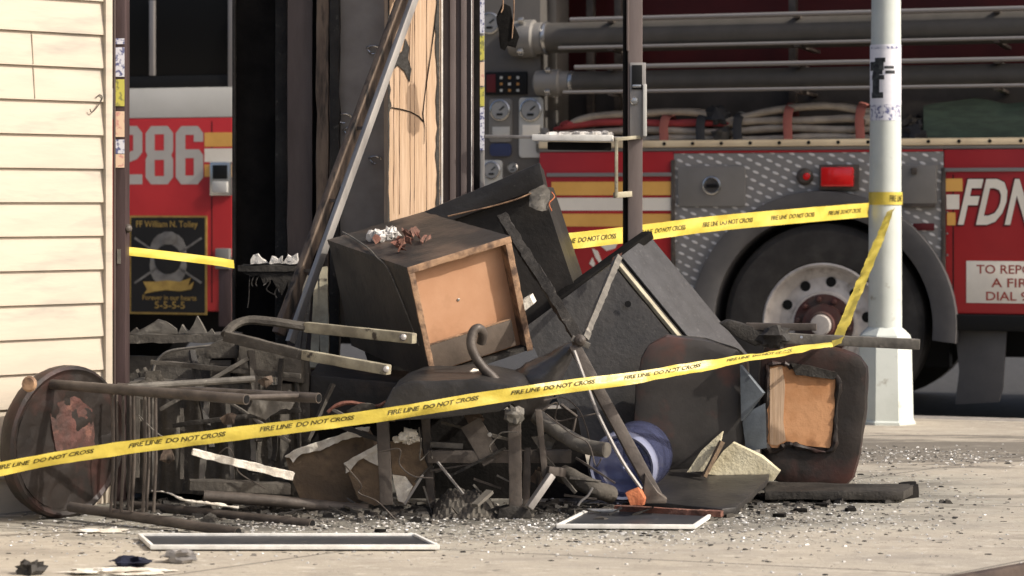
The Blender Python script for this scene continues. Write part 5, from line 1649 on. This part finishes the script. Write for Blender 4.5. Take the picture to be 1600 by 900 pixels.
for (p_, q_, w_q, mt) in (((236, 566, 7.9), (470, 588, 7.82), .022, CHARGREY), ((250, 640, 7.86), (388, 560, 7.84), .018, ASHMETAL), ((300, 548, 7.93), (330, 700, 7.78), .022, CHAR), ((392, 548, 7.86), (404, 690, 7.78), .024, CHARGREY), ((270, 665, 7.8), (470, 640, 7.76), .02, CHAR), ((440, 560, 7.82), (428, 720, 7.76), .016, CHAR), ((330, 610, 7.82), (452, 690, 7.74), .014, ASHMETAL)):
    MB().bar(P(*p_), P(*q_), w_q, w_q * .8).build('frame_bar', mt, kf_, bevel=.002, rough=.005, cut=.03, rscale=25)
for (p_, q_, w_q, mt) in (((505, 655, 7.7), (600, 690, 7.66), .02, CHAR), ((480, 690, 7.8), (520, 600, 7.85), .018, CHARGREY), ((560, 660, 7.7), (520, 640, 7.72), .012, ASHMETAL), ((690, 660, 7.62), (800, 688, 7.6), .014, CHARGREY), ((700, 745, 7.6), (790, 700, 7.58), .012, CHAR), ((840, 700, 7.6), (900, 770, 7.56), .014, CHARGREY)):
    tag(MB().bar(P(*p_), P(*q_), w_q, w_q * .7).build('splintered_stick', mt, rough=.005, cut=.02, rscale=30), 'broken scorched stick jutting out low in the middle of the pile', 'stick', 'broken sticks low in the pile')
for i in range(7):
    x0 = 215 + i * 34 + rng.uniform(-8, 8)
    tag(MB().bar(P(x0, rng.uniform(598, 640), 7.84), P(x0 + rng.uniform(-14, 14), rng.uniform(720, 770), 7.8), rng.uniform(.010, .022), .012, up=(0, 1, 0)).build('burnt_strip', rng.choice((CHARGREY, ASHMETAL, CHAR)), rough=.005, cut=.02, rscale=35), 'upright burnt strip leaning on the skirt of the grey armchair', 'strip', 'burnt strips leaning on the armchair')

# ---- crumbs nobody could count


def crumbs(name, mt, n, spots, smin, smax, seed, flat=.5):
    r = random.Random(seed)
    m = MB()
    for i in range(n):
        cx, cy, sx, sy, _ = r.choices(spots, [s[4] for s in spots])[0]
        x, y = r.gauss(cx, sx), r.gauss(cy, sy)
        if (x + 1.69) * SN.x + (y - 7.62) * SN.y < .03 and x < -1.3:
            continue
        s = smin + (smax - smin) * r.random() ** 3
        a = r.uniform(0, 6.28)
        h = s * flat * r.uniform(.5, 1.4)
        pts = []
        for k in range(4):
            q = a + k * 1.57 + r.uniform(-.5, .5)
            w = s * r.uniform(.6, 1.3)
            pts.append((x + math.cos(q) * w, y + math.sin(q) * w * .8, .0005))
        for k in range(4):
            bx_, by_, _ = pts[k]
            f_ = r.uniform(.35, .95)
            pts.append((x + (bx_ - x) * f_, y + (by_ - y) * f_, h * r.uniform(.5, 1.2)))
        m.add(pts, [(3, 2, 1, 0), (4, 5, 6), (4, 6, 7)] + [(k, (k + 1) % 4, (k + 1) % 4 + 4, k + 4) for k in range(4)])
    return tag(m.build(name, mt, smooth=5), kind='stuff')


SPOTS = [(-.3, 7.35, .75, .25, 5), (-.9, 7.2, .4, .3, 2), (.35, 7.4, .5, .28, 3), (1.55, 9.35, .35, .18, 2), (1.3, 8.4, .3, .3, 1), (.9, 7.7, .35, .3, 1.5), (-.2, 7.05, .8, .22, 1.6), (1.0, 7.0, .8, .6, .35)]
crumbs('glass_crumbs', CRUMBW, 6500, SPOTS, .0018, .0085, 1)
crumbs('char_crumbs', CRUMBK, 2300, SPOTS, .002, .013, 2, .3)
crumbs('plaster_crumbs', CRUMBG, 5000, SPOTS, .002, .011, 3, .45)
PILE = [(-.75, 7.68, .35, .12, 2), (-.15, 7.66, .35, .1, 2), (.4, 7.72, .3, .1, 1.2), (.75, 7.95, .25, .1, .7)]
crumbs('pile_rubble', CHAR, 900, PILE, .008, .034, 4, .5)
crumbs('pile_ash_rubble', CHARGREY, 900, PILE, .006, .028, 5, .5)

# ------------------------------------------------------------------ caution tape
TAPETXT = 'FIRE LINE  DO NOT CROSS'


def ribbon(cl, width, wob=.0, seed=0, n=10):
    """cl: list of (centre, across direction). Returns point(s, t, lift) and length."""
    cs = curve_pts([c for c, _ in cl], n)
    ac_ = curve_pts([a for _, a in cl], n)
    L = [0.]
    for i in range(1, len(cs)):
        L.append(L[-1] + (cs[i] - cs[i - 1]).length)

    def at(s, t, lift=0.):
        s = min(max(s, 0), L[-1] - 1e-5)
        i = 0
        while i < len(L) - 2 and L[i + 1] < s:
            i += 1
        k = (s - L[i]) / (L[i + 1] - L[i])
        c = cs[i].lerp(cs[i + 1], k)
        a = ac_[i].lerp(ac_[i + 1], k).normalized()
        d = (cs[i + 1] - cs[i]).normalized()
        nn_ = d.cross(a).normalized()
        w = wob * noise.noise(Vector((s * 6 + seed, t * 1.5, seed))) + wob * .45 * noise.noise(Vector((s * 21 + seed, t * 2.5, seed)))
        return c + a * (t - .5) * width + nn_ * (w + lift)
    return at, L[-1]


def tape(t, cl, width, pitch, wob, seed, txt=True, face=1, tsize=(.48, .80), start=0.):
    at, L = ribbon(cl, width, wob, seed)
    m = MB()
    nS = int(L / .02)
    nT = 4
    vs = [at(L * i / nS, j / nT) for i in range(nS + 1) for j in range(nT + 1)]
    fs = [(i * (nT + 1) + j, i * (nT + 1) + j + 1, (i + 1) * (nT + 1) + j + 1, (i + 1) * (nT + 1) + j) for i in range(nS) for j in range(nT)]
    m.add(vs, fs)
    m.build('ribbon', TAPE, t, smooth=80)
    if not txt:
        return
    tv = text_mesh(TAPETXT, bold=.022, shear=.25, space=.95)
    s = start
    while s < L:
        m = MB()
        vs, fs = fit_rect(tv, 0, pitch * .74, tsize[0], tsize[1])
        if s + pitch * .74 < L and s >= 0:
            m.add([at(s + x, y, .0013 * face) for x, y in vs], fs)
        if m.v:
            m.build('tape_lettering', TAPEINK, t)
        s += pitch


ft = thing('caution_tape', 'yellow caution tape stretched across the front of the whole burnt pile', 'caution tape', P(600, 660, 7.2))
up = Vector((0, 0, 1))
front = [(P(-60, 743, 6.86), Vector((0, -.2, 1))), (P(0, 733, 6.9), Vector((0, -.2, 1))), (P(150, 706, 6.98), Vector((.02, -.2, 1))), (P(400, 674, 7.08), Vector((.0, -.15, 1))), (P(600, 648, 7.17), Vector((0, -.1, 1))), (P(760, 622, 7.25), Vector((0, .0, 1))),
         (P(900, 602, 7.36), Vector((0, .1, 1))), (P(1000, 589, 7.46), Vector((0, .5, 1))), (P(1120, 568, 7.6), Vector((0, .9, .75))), (P(1230, 549, 7.78), Vector((0, 1, .5))), (P(1300, 538, 7.90), Vector((0, 1, .45)))]
tape(ft, front, .042, .400, .010, 3., start=-.30, tsize=(.46, .78))
rise = [(P(1306, 540, 7.92), Vector((.9, .3, .3))), (P(1314, 518, 8.15), Vector((.95, -.2, .3))), (P(1340, 455, 9.1), Vector((.9, -.2, .25))), (P(1372, 378, 10.1), Vector((.9, -.1, .3))), (P(1392, 328, 10.69), Vector((.8, .0, .5)))]
tape(ft, rise, .046, .50, .007, 9., face=1, tsize=(.3, .7))
bt = thing('caution_tape', 'yellow caution tape running from the lamp post behind the pile, past the door post', 'caution tape', P(1120, 350, 9.9))
back_ = [(P(860, 381, 9.05), up), (P(880, 378, 9.1), up), (P(985, 366, 9.35), up), (P(1120, 349, 9.8), up), (P(1250, 337, 10.2), up), (P(1357, 328, 10.74), up)]
tape(bt, back_, .066, .46, .009, 5., tsize=(.36, .66), start=.02)
m = onpole(-100, 100, 300, 320, .0785, 20)
m.build('pole_wrap', TAPE, bt)
m = MB()
vs, fs = fit_rect(text_mesh('FIRE LINE', bold=.02), 5, 60, 305, 315)
zp = lambda y: H - (y - 320) / FPX * (ly - .07)
m.add([(lc.x + .002 + .0795 * math.sin(math.radians(x)), ly - .0795 * math.cos(math.radians(x)), zp(620 - y)) for x, y in vs], fs)
m.build('wrap_lettering', TAPEINK, bt)
it = thing('caution_tape', 'short length of yellow caution tape across the open shop window at the left', 'caution tape', P(270, 402, 8.1))
tape(it, [(P(190, 391, 7.99), up), (P(197, 392, 8.0), up), (P(270, 400, 8.15), up), (P(335, 408, 8.3), up), (P(366, 413, 8.4), up)], .030, .5, .004, 2., txt=False)
